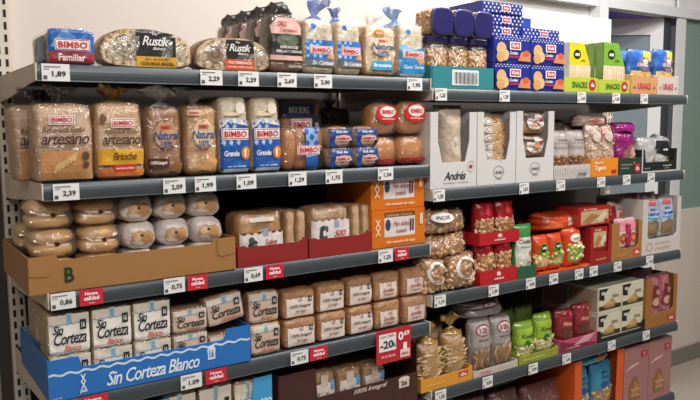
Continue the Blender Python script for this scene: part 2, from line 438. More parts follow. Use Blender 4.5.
# recess between the posts: soffit coloured to paint in violet LED light, and a door leaf with white frame and grey pane standing ajar
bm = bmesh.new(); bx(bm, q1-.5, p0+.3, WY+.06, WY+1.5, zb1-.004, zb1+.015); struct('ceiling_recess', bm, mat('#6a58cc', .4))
hx = PX(667, 1.8); th_ = math.radians(36)
zt_ = ZA(17.2, hx, WY)
LW = 1.25; st = .075
bm = bmesh.new(); bx(bm, -LW, 0, 0, .035, zt_-.095, zt_); bx(bm, -st, 0, 0, .035, .1, zt_-.095)
d1 = struct('door_1', bm, white_al); d1.location = (hx, WY+.03, 0); d1.rotation_euler = (0, 0, -th_)
link('pane', mesh((lambda b: (bx(b, -LW, -st, .012, .022, .1, zt_-.095), b)[1])(bmesh.new()), mat('#7f8b91', .15, .4, name='grey_pane')), d1)
bm = bmesh.new(); bx(bm, hx+.004, p0, WY+.03, WY+.05, zlow, zb1); struct('gap_shade_strip', bm, mat('#3b3f42', .4))  # dark strip standing in for the shaded gap between hinge and post
bm = bmesh.new(); bx(bm, -.5, 4.5, WY+1.5, WY+1.52, 0, 3.1); struct('wall_recess', bm, mat('#b9b6b0', .6))
# dark neighbour fixture side at the far left and the aisle-side ceiling
bm = bmesh.new(); bx(bm, -2.2, -.036, .47, .49, 0, 3.1); struct('wall_left', bm, mat('#a08f7c', .6))
bm = bmesh.new(); bx(bm, -4, 8, -6, 3, 3.1, 3.15); struct('ceiling', bm, mat('#d8d6d2', .7))

# ------------------------------------------------------------------ gondola
steel = mat('#484e51', .36, 0, .02, 300, metal=.25, name='grey_price_rail')
dark = mat('#3a3a3b', .5, name='dark_deck')
def upright(x, y, label, top=2.6):
    t = thing('shelf_upright', label, 'upright', None, (x, y, 0))
    bm = bmesh.new(); bx(bm, -.018, .018, 0, .028, 0, top, bev=.002); link('post', mesh(bm, cream), t)
    bm = bmesh.new(); z = .3
    while z < top-.05:
        for sx in (-.0085, .0085): bx(bm, sx-.0032, sx+.0032, -.0008, .002, z, z+.018)
        z += .030
    stuff(link('slots', mesh(bm, mat('#1d1a18', .8)), t))
    return t
upright(XA(10, .445, 1.5)-.006, .445, 'cream slotted steel upright rising at the left end of the shelving')
upright(1.005, .445, 'cream slotted steel upright hidden behind the goods where the two bays meet', ZL[0]+.02)
upright(2.425, .445, 'cream slotted steel upright at the far right end of the shelving', ZR[0]+.02)
DEP = .44
def shelf(x0, x1, z, label, lmat=None, endl=True, endr=True):
    t = thing('gondola_shelf', label, 'shelf', 'grey steel shelves of the two bays', (x0, 0, z))
    w = x1-x0
    bm = bmesh.new(); bx(bm, .002, w-.002, .004, DEP, -.022, -.001); link('deck', mesh(bm, dark), t)
    bm = bmesh.new()
    # gently curved price rail with a lip at top and bottom
    pr = [(0.004, 0), (.001, -.0003), (-.0005, -.0018), (-.0028, -.0055), (-.0046, -.010), (-.0058, -.015), (-.0064, -.021), (-.0064, -.0285), (-.0060, -.0318), (-.0085, -.0325), (-.0090, -.0345), (.004, -.0345)]
    prism(bm, pr, 0, w, 'x'); fixn(bm); link('price_rail', mesh(bm, steel), t)
    for k, f in ((0, endl), (1, endr)):
        if not f: continue
        bm = bmesh.new(); xx = -.0025 if k == 0 else w+.0005
        prism(bm, [(-.006, 0), (DEP, 0), (DEP, -.062), (.30, -.055), (.06, -.036), (-.006, -.033)], xx, xx+.003, 'x'); fixn(bm)
        link('bracket', mesh(bm, cream), t)
    return t
nm = ['top', 'second', 'third', 'fourth', 'fifth']
for i, z in enumerate(ZL): shelf(XL0, XL1, z, f'{nm[i]} grey shelf of the left bay, counted from above')
for i, z in enumerate(ZR): shelf(XR0, XR1, z, f'{nm[i]} grey shelf of the right bay, counted from above')

# ------------------------------------------------------------------ price tags
white_c = '#e9e8e4'
def price(px, zs, s, where, wdt=.046, red=False, pitch=True):
    x = XA(px, -.008, zs-.018)
    t = thing('price_tag', f'white {s} price tag {where}', 'price tag', 'price tags on the shelf rails', (x, -.0112, zs-.0355))
    bm = bmesh.new(); bx(bm, -wdt/2, wdt/2, 0, .0012, .001, .0345); me = mesh(bm, mat(white_c, .5)); link('card', me, t)
    sp = [('t', s, .22, .42, 1.0, .36, '#151515', 'b'), ('r', -.9, .12, -.62, .34, '#555555'), ('r', -.85, .80, .35, .86, '#777777'), ('r', -.85, .68, -.45, .73, '#999999')]
    if red: sp = sp
    link('print', printed(me, wdt, .0345, sp, base=.0003, cell=.05), t)
    return t
def promo(px, zs, where, wdt=.046):
    x = XA(px, -.008, zs-.018)
    t = thing('promotion_tag', f'red promotion tag with white lettering {where}', 'promotion tag', 'red new quality tags', (x, -.0114, zs-.0355))
    bm = bmesh.new(); bx(bm, -wdt/2, wdt/2, 0, .0012, .001, .0345); me = mesh(bm, mat('#cf2338', .5)); link('card', me, t)
    link('print', printed(me, wdt, .0345, [('t', 'Nueva', 0, .76, 1.1, .20, '#ffffff', 'b'), ('t', 'calidad', 0, .48, 1.3, .26, '#ffffff', 'b'), ('t', '***', 0, .18, .5, .1, '#f2c8cc')], base=.0003, cell=.05), t)
Lw = .052
for px, s, w_ in ((55.5, '1,89', 'under the lying blue loaf on the top shelf'), (211, '2,29', 'left of its twin below the oval seeded loaf'), (248, '2,29', 'right of its twin near the dark bread bags'),
                  (286.5, '2,69', 'under the dark grain bread bag with pink label'), (322.5, '2,00', 'under the two white crustless bread bags'), (414, '1,95', 'at the right end of the top left rail')): price(px, ZL[0], s, w_, Lw)
for px, s, w_ in ((66, '2,39', 'under the big brown artisan bread'), (174, '2,09', 'under the brown wholemeal bag'), (205, '1,99', 'under the tan natural bread bag'), (246, '1,09', 'under the first large blue loaf'),
                  (297, '1,29', 'under the hot dog buns'), (333.5, '1,75', 'under the small blue roll packs'), (385, '1,34', 'under the round burger buns')): price(px, ZL[1], s, w_, .05)
for px, s, w_ in ((63, '0,86', 'under the big kraft carton of rolls'), (174, '0,75', 'under the white paper roll bags'), (253, '0,69', 'under the left red tray'), (385, '1,25', 'under the orange cartons')): price(px, ZL[2], s, w_, .048)
for px, w_ in ((91, 'under the big kraft carton of rolls'), (197, 'under the right half of the kraft carton'), (274, 'under the left red tray'), (401, 'under the orange cartons')): promo(px, ZL[2], w_, .047)
for px, s, w_ in ((191, '1,09', 'under the long blue tray'), (299, '0,75', 'under the stacked wholemeal packs')): price(px, ZL[3], s, w_, .05)
for px, w_ in ((215.5, 'under the long blue tray'), (318, 'under the stacked wholemeal packs')): promo(px, ZL[3], w_, .052)
promo(93, ZL[3], 'at the left end under the long blue tray', .06)
for i, row in enumerate([((440.5, '1,25', 'under the teal jar tray'), (504, '1,29', 'under the blue biscuit boxes'), (581, '1,65', 'under the yellow snack packs'), (615.5, '1,45', 'under the green snack packs'), (643.5, '1,55', 'under the blue snack bags')),
              ((438.5, '1,25', 'under the first white display box'), (523.5, '1,35', 'under the third white display box'), (560, '1,15', 'under the patterned tray of nut bags'), (600.5, '1,75', 'under the orange tray'), (626, '1,79', 'under the dark green tray'), (650.5, '1,69', 'under the black tray')),
              ((439.5, '1,19', 'under the peanut bags with ring labels'), (493, '1,39', 'under the red almond trays'), (530, '0,95', 'under the green nut bag'), (553, '0,85', 'under the orange tray of snack bags'), (578.5, '1,05', 'under the piled orange bags'), (593, '1,09', 'under the red biscuit boxes'), (617, '1,45', 'under the kraft heart carton'), (649, '1,65', 'under the white rice cake carton')),
              ((440, '1,55', 'under the yellow breadstick tray'), (487, '0,89', 'under the white breadstick tray'), (532.5, '0,99', 'under the green crouton tray'), (566, '1,35', 'under the pink tray'), (611, '1,79', 'under the crispbread boxes'), (645.5, '1,59', 'under the kraft carton of pink bags'))]):
    for px, s, w_ in row: price(px, ZR[i], s, w_, .042)
# hanging discount card
x = XA(393.5, -.014, ZL[3]-.03); t = thing('discount_card', 'red discount card reading -20% and 0,69 hanging from the shelf rail', 'sign', None, (x, -.016, ZL[3]-.085))
bm = bmesh.new(); wd = XA(411, -.014, ZL[3])-XA(376.5, -.014, ZL[3]); bx(bm, -wd/2, wd/2, 0, .0015, 0, .092); me = mesh(bm, mat('#c2202f', .4, .4)); link('card', me, t)
link('print', printed(me, wd, .092, [('r', -.85, .36, .12, .88, '#f3f1ee'), ('t', '-20', -.42, .56, .75, .24, '#111111', 'b'), ('t', '%', .0, .52, .16, .13, '#111111', 'b'), ('t', 'S.A.N. CORTA', -.38, .81, .8, .08, '#222222'),
    ('t', '0', .38, .74, .3, .26, '#ffffff', 'b'), ('t', '69', .72, .80, .32, .15, '#ffffff', 'b'), ('t', 'en tu tienda', -.35, .22, .8, .09, '#f5dcdc'), ('r', .35, .08, .9, .32, '#f0d9d6'), ('r', .52, .30, .74, .52, '#f6eeee'), ('t', 'ahorra', .62, .2, .4, .1, '#c2202f', 'b')], base=.0003, cell=.2), t)
# ------------------------------------------------------------------ builders for goods
fthin = film('#e6ddd2', .05, .10)
fclear = film('#d9d2c8', .16, .14); fgrey = film('#cdc9c4', .42, .28); fblack = film('#15120f', .86, .14, .2)
fblue = film('#2f6fc4', .62, .2); fcyan = film('#2f8fd0', .6, .2); fyel = film('#c99a2c', .6, .2); fdark = film('#3a2c22', .55, .2)
fwrap = film('#efe8de', .02, .09, .10)
def bag(label, a, b, pyt, Z, d, body, specs, knot=None, Y=FY, name='bread_bag', cat='bread', group=None, rot=0, seed=0, sb=None, tilt=0, zoff=0, side=None, top=None):
    cx, w = span(a, b, Z, .08, Y); w -= .003; h = hgt(pyt, cx, Z+zoff, Y)
    t = thing(name, label, cat, group, (cx, Y, Z+zoff), (0, tilt, rot))
    k = dict(r=.014, amp=.0022, seed=seed); k.update(sb or {})
    me = mesh(soft_box(w, d, h, **k), body, True)
    link('loaf', me, t)
    k2 = dict(k); k2['amp'] = k['amp']*1.3; k2['seed'] = seed+50; k2['n'] = 13; k2['nf'] = 45
    bm = soft_box(w+.005, d+.006, h+.004, **k2); bmesh.ops.translate(bm, verts=bm.verts[:], vec=(0, -.0045, .0005)); me = mesh(bm, fwrap, True); link('clear_wrap', me, t)
    if specs: link('printed_wrapper', printed(me, w, h, specs, d, cell=.006, base=.0012), t)
    if side: link('side_colouring', printed(me, w, h, side, d, 'left', cell=.006), t)
    if knot:
        fm, kh, fl, lean = knot
        kb_ = soft_box(w*.62, d*.8, kh, r=kh*.4, amp=.009, seed=seed, tap=.3, n=12, nf=40) if fm is fblack else knot_bm(w*.88, d*.8, kh, fl, seed=seed, lean=lean)
        link('tied_film', mesh(kb_, fm, True), t, (lean[0], d*.1 if fm is fblack else d/2, h-.006))
    t['w'] = w; t['h'] = h; t['d'] = d
    return t
def carton(name, label, a, b, Z, d, hf, hc, hs, col, specs=None, Y=FY, cat='carton', group=None, cw=.10, inner=None, zoff=0, tabs=False, cut=None, side=None, lc=True, rc=True, thick=.0025, x01=None):
    """open display tray: front panel (low middle hf, raised corners hc), side panels rising to hs at the back"""
    if x01: cx, w = (x01[0]+x01[1])/2, x01[1]-x01[0]
    else: cx, w = span(a, b, Z+zoff, hf, Y); w -= .002
    t = thing(name, label, cat, group, (cx, Y, Z+zoff))
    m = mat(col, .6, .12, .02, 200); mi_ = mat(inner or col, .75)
    c = cw*w; x0, x1 = -w/2, w/2
    P = [(x0, 0), (x1, 0)]
    P += [(x1, hc), (x1-c, hc), (x1-c-.006, hf)] if rc else [(x1, hf)]
    if cut: P += [(u*w/2, v) for u, v in cut]
    P += [(x0+c+.006, hf), (x0+c, hc), (x0, hc)] if lc else [(x0, hf)]
    bm = bmesh.new(); prism(bm, P, 0, thick); fixn(bm); me = mesh(bm, m); link('front_panel', me, t)
    if specs: link('lettering', printed(me, w, max(hf, hc), specs, .01, base=.0004, step=.00015, cell=.2), t)
    sp = [(thick, 0), (d, 0), (d, hs), (d*.45, hs), (thick, hc if (lc or rc) else hf)]
    for xx in (x0, x1-thick):
        bm = bmesh.new(); prism(bm, sp, xx, xx+thick, 'x'); fixn(bm); link('side_panel', mesh(bm, m), t)
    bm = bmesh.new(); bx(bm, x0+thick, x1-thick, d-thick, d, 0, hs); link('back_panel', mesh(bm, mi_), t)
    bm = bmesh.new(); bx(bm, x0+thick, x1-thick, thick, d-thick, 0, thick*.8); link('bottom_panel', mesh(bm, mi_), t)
    if tabs:
        for sx in (-1, 1):
            bm = bmesh.new(); xa = sx*(w/2-.001); xb = sx*(w/2-.045)
            prism(bm, [(xa, hc*.98), (xb, hc*.98), (xb, hc*.55), (sx*(w/2-.036), hc*.45), (xa, hc*.5)], -.0016, -.0001); fixn(bm); link('corner_tab', mesh(bm, m), t)
    t['w'] = w
    return t
def box(name, label, w, d, h, col, specs=None, cat='box', group=None, loc=(0, 0, 0), rot=0, side=None, bev=.001, top=None):
    t = thing(name, label, cat, group, loc, (0, 0, rot))
    bm = bmesh.new(); bx(bm, -w/2, w/2, 0, d, 0, h, bev=bev); me = mesh(bm, mat(col, .45, .3)); link('carton_body', me, t)
    if specs: link('lettering', printed(me, w, h, specs, d, base=.0004, step=.00015, cell=.2), t)
    if side: link('side_colouring', printed(me, w, h, side, d, 'left', base=.0004, step=.00015, cell=.2), t)
    if top: link('top_lettering', printed(me, w, h, top, d, 'top', base=.0004, step=.00015, cell=.2), t)
    return t

# ================================================================== LEFT BAY, top shelf
Z = ZL[0]
tanb = bread('#e3cda6', '#b98a58'); whiteb = bread('#ece0c8', '#d8c4a0'); brownb = bread('#a8784c', '#8a5a34'); darkb = bread('#7b5740', '#5c3e2c')
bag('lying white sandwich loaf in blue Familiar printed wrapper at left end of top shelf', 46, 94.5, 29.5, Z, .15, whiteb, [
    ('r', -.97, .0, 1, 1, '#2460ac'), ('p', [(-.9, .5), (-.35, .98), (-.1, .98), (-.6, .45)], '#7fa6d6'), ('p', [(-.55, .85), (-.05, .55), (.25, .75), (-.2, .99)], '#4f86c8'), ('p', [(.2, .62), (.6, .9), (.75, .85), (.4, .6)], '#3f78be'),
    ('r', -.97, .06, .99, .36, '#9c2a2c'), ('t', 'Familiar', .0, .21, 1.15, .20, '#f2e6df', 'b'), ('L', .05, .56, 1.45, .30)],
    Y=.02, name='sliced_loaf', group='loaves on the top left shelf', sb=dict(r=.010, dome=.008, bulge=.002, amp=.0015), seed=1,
    side=[('r', -.2, .05, .95, .8, '#5f7f9c'), ('p', [(-.1, .1), (.3, .75), (.5, .7), (.1, .1)], '#a9bac4'), ('p', [(.4, .1), (.8, .6), (.9, .4), (.7, .05)], '#2f5a86')])  # blue and pale patches paint the film's reflections on the end face
def dome_loaf(label, a, b, pyt, m, specs, seed, d=.055):
    cx, w = span(a, b, Z, .06, .02); w -= .003; h = hgt(pyt, cx, Z, .02)
    t = thing('sliced_loaf', label, 'bread', 'loaves on the top left shelf', (cx, .02, Z))
    bm = bmesh.new(); n = 40; rings = []
    for y, s in ((0, .93), (.004, .985), (.012, 1), (d-.01, 1), (d, .96)):
        ring = []
        for i in range(n):
            a_ = 2*PI*i/n; c, s_ = math.cos(a_), math.sin(a_)
            x = math.copysign(abs(c)**.72, c)*w/2; z = (math.copysign(abs(s_)**(.85 if s_ > 0 else .35), s_)*(h*.62 if s_ > 0 else h*.38))+h*.38
            q = noise.noise(Vector((x*30, z*30, seed)))*.003
            ring.append(bm.verts.new((x*s+q, y, max(0, h*.4+(z-h*.4)*s+q))))
        rings.append(ring)
    bm.faces.new(rings[0]); bm.faces.new(list(reversed(rings[-1])))
    for A, B in zip(rings, rings[1:]):
        for i in range(n): bm.faces.new((A[i], A[(i+1) % n], B[(i+1) % n], B[i]))
    fixn(bm); me = mesh(bm, m, True); me.polygons[0].use_smooth = False; link('loaf', me, t)
    link('printed_band', printed(me, w, h, specs, d), t)
    bm = soft_box(w*1.01, d*1.6, h*1.0, r=.02, amp=.003, seed=seed+5, dome=h*.45); bmesh.ops.translate(bm, verts=bm.verts[:], vec=(0, -.002, .0008))
    link('clear_wrap', mesh(bm, fclear, True), t)
    return t
rust = bread('#d9c19a', '#a77a4c', .5, 1)
dome_loaf('oval rustic loaf with black band and yellow strip on top shelf', 98, 193, 29, rust, [
    ('o', -.48, .55, .23, .27, .10, '#6a5644'), ('t', 'SABOR', -.48, .55, .3, .1, '#5a4838', 'b'), ('t', 'artesano', -.48, .40, .22, .07, '#6a5644'),
    ('r', -.24, .28, .62, .985, '#23211f'), ('r', -.24, .03, .62, .30, '#d9a32c'), ('t', 'The', .16, .88, .12, .07, '#eee', 's'), ('t', 'Rustik', .18, .70, .58, .24, '#f2efe8', 's'), ('t', 'Bakery', .26, .50, .3, .10, '#e8e4da', 's'),
    ('t', 'pan de molde', .2, .23, .5, .07, '#5b3a10'), ('t', 'CON MASA MADRE', .2, .12, .7, .09, '#5b3a10', 'b')], 1)
rust2 = bread('#c4ab86', '#8f6b45', .5, 1)
dome_loaf('oval seeded rustic loaf with black band and orange-red strip on top shelf', 194, 271, 37.5, rust2, [
    ('e', -.48, .5, .22, .27, '#8f755a'), ('o', -.48, .5, .12, .14, .3, '#6b5340'), ('r', -.2, .36, .54, .93, '#24211f'), ('r', -.24, .04, .54, .36, '#d8562e'), ('t', 'The', .1, .86, .12, .06, '#eee', 's'), ('t', 'Rustik', .16, .70, .58, .22, '#f0ece4', 's'), ('t', 'Bakery', .24, .52, .3, .09, '#e8e4da', 's'),
    ('t', 'MULTICEREALES', .15, .26, .62, .08, '#fbe3d4', 'b'), ('t', 'con masa madre natural', .15, .14, .66, .07, '#fbe3d4')], 2)
# dark grain bags one behind the other
pinkspec = [('p', [(-.8, .60), (-.9, .78), (-.55, .93), (.5, .93), (.9, .78), (.85, .60)], '#e7b9ae'), ('t', 'ORO', -.25, .83, .5, .09, '#b2433c', 'b'), ('t', 'Cereales', .1, .73, 1.0, .06, '#b2433c'),
            ('r', -.95, .30, .97, .66, '#2c2a26'), ('e', .05, .56, .62, .11, '#5e6a52'), ('t', '100% PAN DE', .1, .44, 1.0, .05, '#eee8de', 'b'), ('t', 'SEMILLAS Y CEREALES', .1, .37, 1.5, .045, '#eee8de', 'b'), ('r', -.95, .22, .97, .30, '#dcae9f'), ('t', 'RICO EN FIBRA', .45, .12, .8, .05, '#d9c4b4', 'b')]
g = bag('frontmost dark grain bread bag with pink label and black tied top', 268, 304, 14, Z, .062, darkb, pinkspec, (fblack, .036, 1.05, (-.004, 0)), Y=.02, group='dark grain bread bags on the top shelf', sb=dict(r=.016, tap=.12), seed=3)
L_, N_, K_ = g.location.copy(), ['second', 'third', 'rearmost'], (-.018, -.034, -.05)
for i in range(3):
    c = dup(g, f'{N_[i]} dark grain bread bag of the row going back, black tied top', (L_.x-.004*i, L_.y+.078*(i+1), Z)); 
mouse = '#2b62b5'
sinc = [('r', -.9, .27, .97, .62, '#2f6fbe'), ('g', -.9, .30, .1, .62, '#9fc0e4', 5), ('p', [(.35, .30), (.75, .42), (.97, .36), (.97, .28)], '#e0a45c'), ('L', .05, .44, 1.45, .13), ('r', -.95, .15, .98, .27, '#6c7078'), ('t', 'Sin Corteza', .1, .21, 1.4, .075, '#f2f0ea', 's'),
        ('e', -.45, .86, .18, .055, '#2f6fbe'), ('t', 'pan blanco', .3, .07, .9, .035, '#3a3a3a'), ('o', .35, .80, .3, .11, .2, '#c9b79a')]
bag('white crustless loaf with large blue tied top, left one of the pair', 303.5, 335.5, 19, Z, .10, whiteb, sinc, (fblue, .055, .7, (.012, -.01)), group='crustless loaves on the top shelf', sb=dict(r=.016, tap=.06), seed=5)
bag('white crustless loaf with small blue tied top, right one of the pair', 336, 362.5, 21, Z, .10, whiteb, sinc, (fblue, .04, .4, (-.01, -.01)), group='crustless loaves on the top shelf', sb=dict(r=.016, tap=.06), seed=6)
nat = lambda c1, tag: [('e', .05, .60, .62, .20, c1), ('t', 'pan', .0, .78, .2, .05, '#7a5030'), ('t', 'BIMBO', .05, .70, .55, .06, '#c4202b', 'b'), ('t', 'Natural', .05, .59, 1.4, .12, '#2c4c8c', 's'), ('t', '100%', .05, .46, .75, .10, '#2c4c8c', 's')]+tag
bag('beige natural bread bag with light blue strip, between white loaves on top shelf', 364, 398, 26, Z, .10, tanb, nat('#e6cfae', [('r', -.62, .13, .6, .30, '#2f9fc8'), ('t', 'Sin azucares', -.02, .225, 1.05, .075, '#f2f8fb', 'b'), ('e', -.2, .85, .33, .075, '#e08a3a'), ('t', 'nuevo', -.2, .85, .4, .05, '#fbe9d4', 'b'), ('e', .75, .2, .16, .09, '#8c5a34')]), (fclear, .035, .5, (.0, -.01)), Y=.006, group='natural loaves', sb=dict(r=.018, tap=.05), seed=7)
bag('white loaf with sky blue print and blue tied top beside the peanut jars', 398.5, 425.5, 24, Z, .10, whiteb, [
    ('p', [(-.97, .05), (-.97, .62), (.2, .52), (.97, .58), (.97, .05)], '#2c8cc6'), ('p', [(-.97, .5), (-.97, .62), (.2, .52), (-.3, .45)], '#8cc6e4'), ('p', [(.2, .36), (.8, .42), (.97, .32), (.5, .24)], '#dca068'), ('L', .02, .43, 1.6, .12),
    ('t', 'Corte Tierno', .0, .20, 1.5, .07, '#f0f6fa', 's'), ('r', -.97, .0, .97, .07, '#dfe6ea'), ('e', -.4, .84, .2, .05, '#2f7fc4')], (fcyan, .045, .6, (-.02, -.01)), group='crustless loaves on the top shelf', sb=dict(r=.016, tap=.06), seed=8)

# ================================================================== LEFT BAY, second shelf
Z = ZL[1]
art = [('L', -.08, .80, .82, .10), ('t', 'Rebanada Estilo', -.05, .675, 1.45, .07, '#5b4032', 's'), ('t', 'artesano', .0, .55, 1.65, .13, '#4a3226', 's'), ('r', -.86, .44, .3, .452, '#7a5c48'),
       ('z', -.86, .9, .04, .40, .02, 3, '#bb8653'), *[('p', [(-.45+.13*i, .12+.03*i), (-.40+.13*i, .20+.03*i), (-.30+.13*i+(.06 if j else -.02), .24+.03*i+(.03 if j else -.01)), (-.36+.13*i, .13+.03*i)], '#d8ad78') for i in range(6) for j in (0, 1)], ('e', .66, .34, .13, .055, '#5b4032'), ('e', .66, .22, .11, .045, '#5b4032')]
tanart = bread('#dcbb9c', '#c09a76')
g = bag('big beige artisan sliced bread bag at the front of the second shelf, left end', 35, 95, 104, Z, .075, tanart, art, (fdark, .04, .55, (0, 0)), group='beige artisan bread bags on the second shelf', sb=dict(r=.014, tap=.02, bulge=.003), seed=10)
dup(g, 'beige artisan bread bag standing directly behind the front one, leaning left', (g.location.x-.018, g.location.y+.098, Z), (0, -.06, .05))
dup(g, 'rearmost beige artisan bread bag leaning towards the slotted upright', (g.location.x+.03, g.location.y+.20, Z), (0, -.12, .02))
bri = [('L', .12, .74, .95, .10), ('e', -.7, .8, .14, .06, '#6b4a2c'), ('t', 'Rebanada Estilo', .02, .63, 1.4, .055, '#5b4032', 's'), ('t', 'artesano', .02, .52, 1.6, .12, '#4a3226', 's'), ('r', -.95, .20, .95, .40, '#d9a02a'), ('t', 'Brioche', .12, .31, 1.0, .10, '#6b3c14', 's'),
       ('r', -.95, .05, .95, .14, '#c8742e'), ('r', -.35, .10, .55, .20, '#c83224'), ('t', 'con huevo y leche', .1, .15, .75, .04, '#f8e3d0', 'b')]
bag('brioche sliced bread bag with yellow band and yellow tied top', 96, 145, 103, Z, .10, bread('#dab58c', '#c89a6a'), bri, (fyel, .04, .75, (0, -.01)), group='artisan loaves', sb=dict(r=.014, tap=.05, bulge=.003), seed=12)
bag('brown wholemeal natural bread bag with grey crumpled tied top on the second shelf', 146, 184, 106, Z, .10, brownb, nat('#c29a72', [('r', -.95, .14, .15, .27, '#4a221c'), ('t', '100% Integral', -.4, .205, .9, .06, '#f0dfd0', 's'), ('p', [(.1, .1), (.6, .26), (.9, .18), (.8, .05)], '#8a5c38')]), (fgrey, .042, 1.25, (.006, -.02)), group='natural loaves', sb=dict(r=.018, tap=.04), seed=13)
bag('light tan natural bread bag beside the first large blue loaf', 185, 220, 105.5, Z, .10, bread('#d8ab74', '#b5824c'), nat('#e4c8a2', [('t', 'Semillas', -.1, .38, .8, .05, '#7a3c28', 's'), ('r', -.85, .86, -.1, .93, '#e6d0ba'), ('t', 'nuevo', -.5, .895, .6, .04, '#c4402b', 'b'), ('p', [(-.3, .1), (.5, .32), (.85, .2), (.4, .06)], '#cf9b62')]), (fgrey, .03, .5, (0, -.01)), group='natural loaves', sb=dict(r=.018, tap=.04), seed=14)
gra = [('r', -.97, .05, .97, .70, '#2459a8'), ('p', [(-.97, .58), (-.97, .70), (.97, .70), (.97, .62), (.3, .72), (-.3, .72)], '#f1e4d0'), ('g', -.9, .38, .3, .72, '#a8c4e6', 5), ('r', -.7, .76, .3, .80, '#e0c8a8'), ('e', .35, .86, .3, .08, '#efe3d2'),
       ('L', .0, .52, 1.75, .13), ('t', 'Grande', -.3, .27, 1.0, .075, '#f4f2ec', 'b'), ('e', .64, .27, .3, .085, '#e58a2c'), ('t', '1', .58, .27, .13, .10, '#fff8ec', 'b'), ('r', -.97, .0, .97, .07, '#c3ccd4'), ('t', 'pan de molde', 0, .10, 1.2, .03, '#dfe6ef')]
cx, w = span(219, 250.5, Z, .1); 
g = bag('first large blue gingham loaf with cream top and orange 1 mark', 219.5, 250.5, 97, Z, .11, whiteb, gra, None, group='large blue loaves on the second shelf', sb=dict(r=.016, tap=.05), seed=15)
dup(g, 'second large blue gingham loaf, beside the hot dog buns', (XA(267, FY, Z+.05), FY, Z))
for i, px in enumerate((235, 267)): 
    c = dup(g, f'{"left" if i == 0 else "right"} blue gingham loaf standing in the shade behind the front large loaf', (XA(px, FY, Z+.05)+.002, FY+.125, Z))
# hot dog buns, four side by side, printed band
def bun_mesh(L, w, h, m, seed, ax='z'):
    bm = bmesh.new(); bmesh.ops.create_uvsphere(bm, u_segments=16, v_segments=12, radius=1)
    for v in bm.verts:
        x, y, z = v.co
        f = lambda t, p: math.copysign(abs(t)**p, t)
        v.co = Vector((f(x, .75)*w/2, f(y, .75)*h/2, f(z, .6)*L/2))+noise.noise_vector(v.co*2+Vector((seed, 0, 0)))*.0015
    return mesh(bm, m, True)
bunm = mat('#b9763c', .4, .6, .15, 25, .22, vscale=18); bunl = mat('#cf9a5c', .4, .6, .15, 25, .2, vscale=14)
def wrap_pack(name, label, cx, Y, z, w, d, h, buns, specs, wrapm, seed, cat='buns', group=None, knot=None, cover=None, rot=0, sb=None):
    """buns (list of x,y,z,L,w,h,axis) inside a wrinkled wrap, print laid on the wrap"""
    t = thing(name, label, cat, group, (cx, Y, z), (0, 0, rot))
    for i, (x, y, zz, me, ro) in enumerate(buns):
        o = link('bun', me, t, (x, y, zz)); o.rotation_euler = ro
    k = dict(r=.02, amp=.003, seed=seed); k.update(sb or {})
    me = mesh(soft_box(w, d, h, **k), wrapm, True); link('wrap', me, t)
    if specs: link('printed_wrapper', printed(me, w, h, specs, d), t)
    if knot: link('tied_film', mesh(knot_bm(w*.8, d*.6, knot[1], knot[2], seed=seed), knot[0], True), t, (0, d/2, h-.006))
    return t
cx, w = span(284, 327, Z, .08); h = hgt(127, cx, Z)
bw = w/3.3
bz = bun_mesh(h*.97, bw*1.02, .05, bunm, 1)
wrap_pack('hot_dog_bun_pack', 'pack of upright hot dog buns with blue gingham band on the second shelf', cx, FY, Z, w, .058, h, [(-w/2+bw*.62, .030, h*.49, bz, (0, 0, 0)), (-w/2+bw*1.66, .034, h*.49, bz, (0, 0, 1)), (-w/2+bw*2.7, .030, h*.49, bz, (0, 0, 2))],
    [('r', -.0, .02, .55, .98, '#8fb4dc'), ('g', -.05, .55, .6, .98, '#2c62b0', 3), ('p', [(-.0, .0), (.55, .0), (.62, .35), (.0, .3)], '#2456a4'), ('r', .55, .0, .95, .45, '#26241f'), ('L', .12, .47, 1.0, .2)], fthin, 20)
hp = hgt(99, XA(300, FY+.10, Z+.1), Z, FY+.10)
cx, w = span(284, 322, Z, .14, .11)
t = bag('large burger bun pack in dark blue Max Burg wrapper behind the hot dog buns', 282, 322, 99, Z, .10, bread('#b98550', '#b07a46'), [('r', -.97, .74, .6, .94, '#1c2c5c'), ('t', 'MAX BURG', -.2, .84, 1.0, .10, '#e8ecf4', 'b'), ('L', -.08, .62, 1.0, .17), ('r', .45, .48, .95, .76, '#2a2c33'), ('t', 'XL', .7, .62, .25, .08, '#ddd', 'b'), ('p', [(-.97, .0), (-.97, .50), (0, .47), (.97, .30), (.97, 0)], '#2452a6'), ('p', [(-.8, .2), (-.2, .4), (.3, .3), (-.3, .1)], '#4a7cc4')], None, Y=.10, name='burger_bun_pack', cat='buns', group='bun packs on the second shelf', seed=21)
small = [('r', -.95, .04, .95, .95, '#27407e'), ('e', .1, .36, .7, .30, '#d2b084'), ('t', 'Bollo Mini', .0, .80, 1.0, .13, '#dfe6f4', 's'), ('L', .05, .47, 1.1, .26), ('p', [(-.97, .0), (-.97, .35), (-.3, .14), (.3, .02), (.3, 0)], '#2456a8'), ('p', [(.45, .03), (.55, .4), (.97, .35), (.97, .03)], '#1f2b45')]
cx, w = span(328, 353.5, Z, .05); hh = hgt(148, cx, Z); h2 = hgt(127, cx, Z)-hh
g = bag('small blue wrapped roll pack, lower left of the four', 328, 353.5, 148, Z, .07, bread('#d9b98c', '#c49a68'), small, None, name='roll_pack', cat='buns', group='small blue roll packs on the second shelf', sb=dict(r=.017, bulge=.003, amp=.003), seed=22)
xb = XA(367, FY, Z+.05)
dup(g, 'small blue wrapped roll pack, upper left of the four', (g.location.x+.002, FY+.004, Z+hh-.001))
dup(g, 'small blue wrapped roll pack, lower right of the four, beside burger buns', (xb, FY, Z))
dup(g, 'small blue wrapped roll pack, upper right of the four, beside burger buns', (xb+.002, FY+.006, Z+hh-.001))
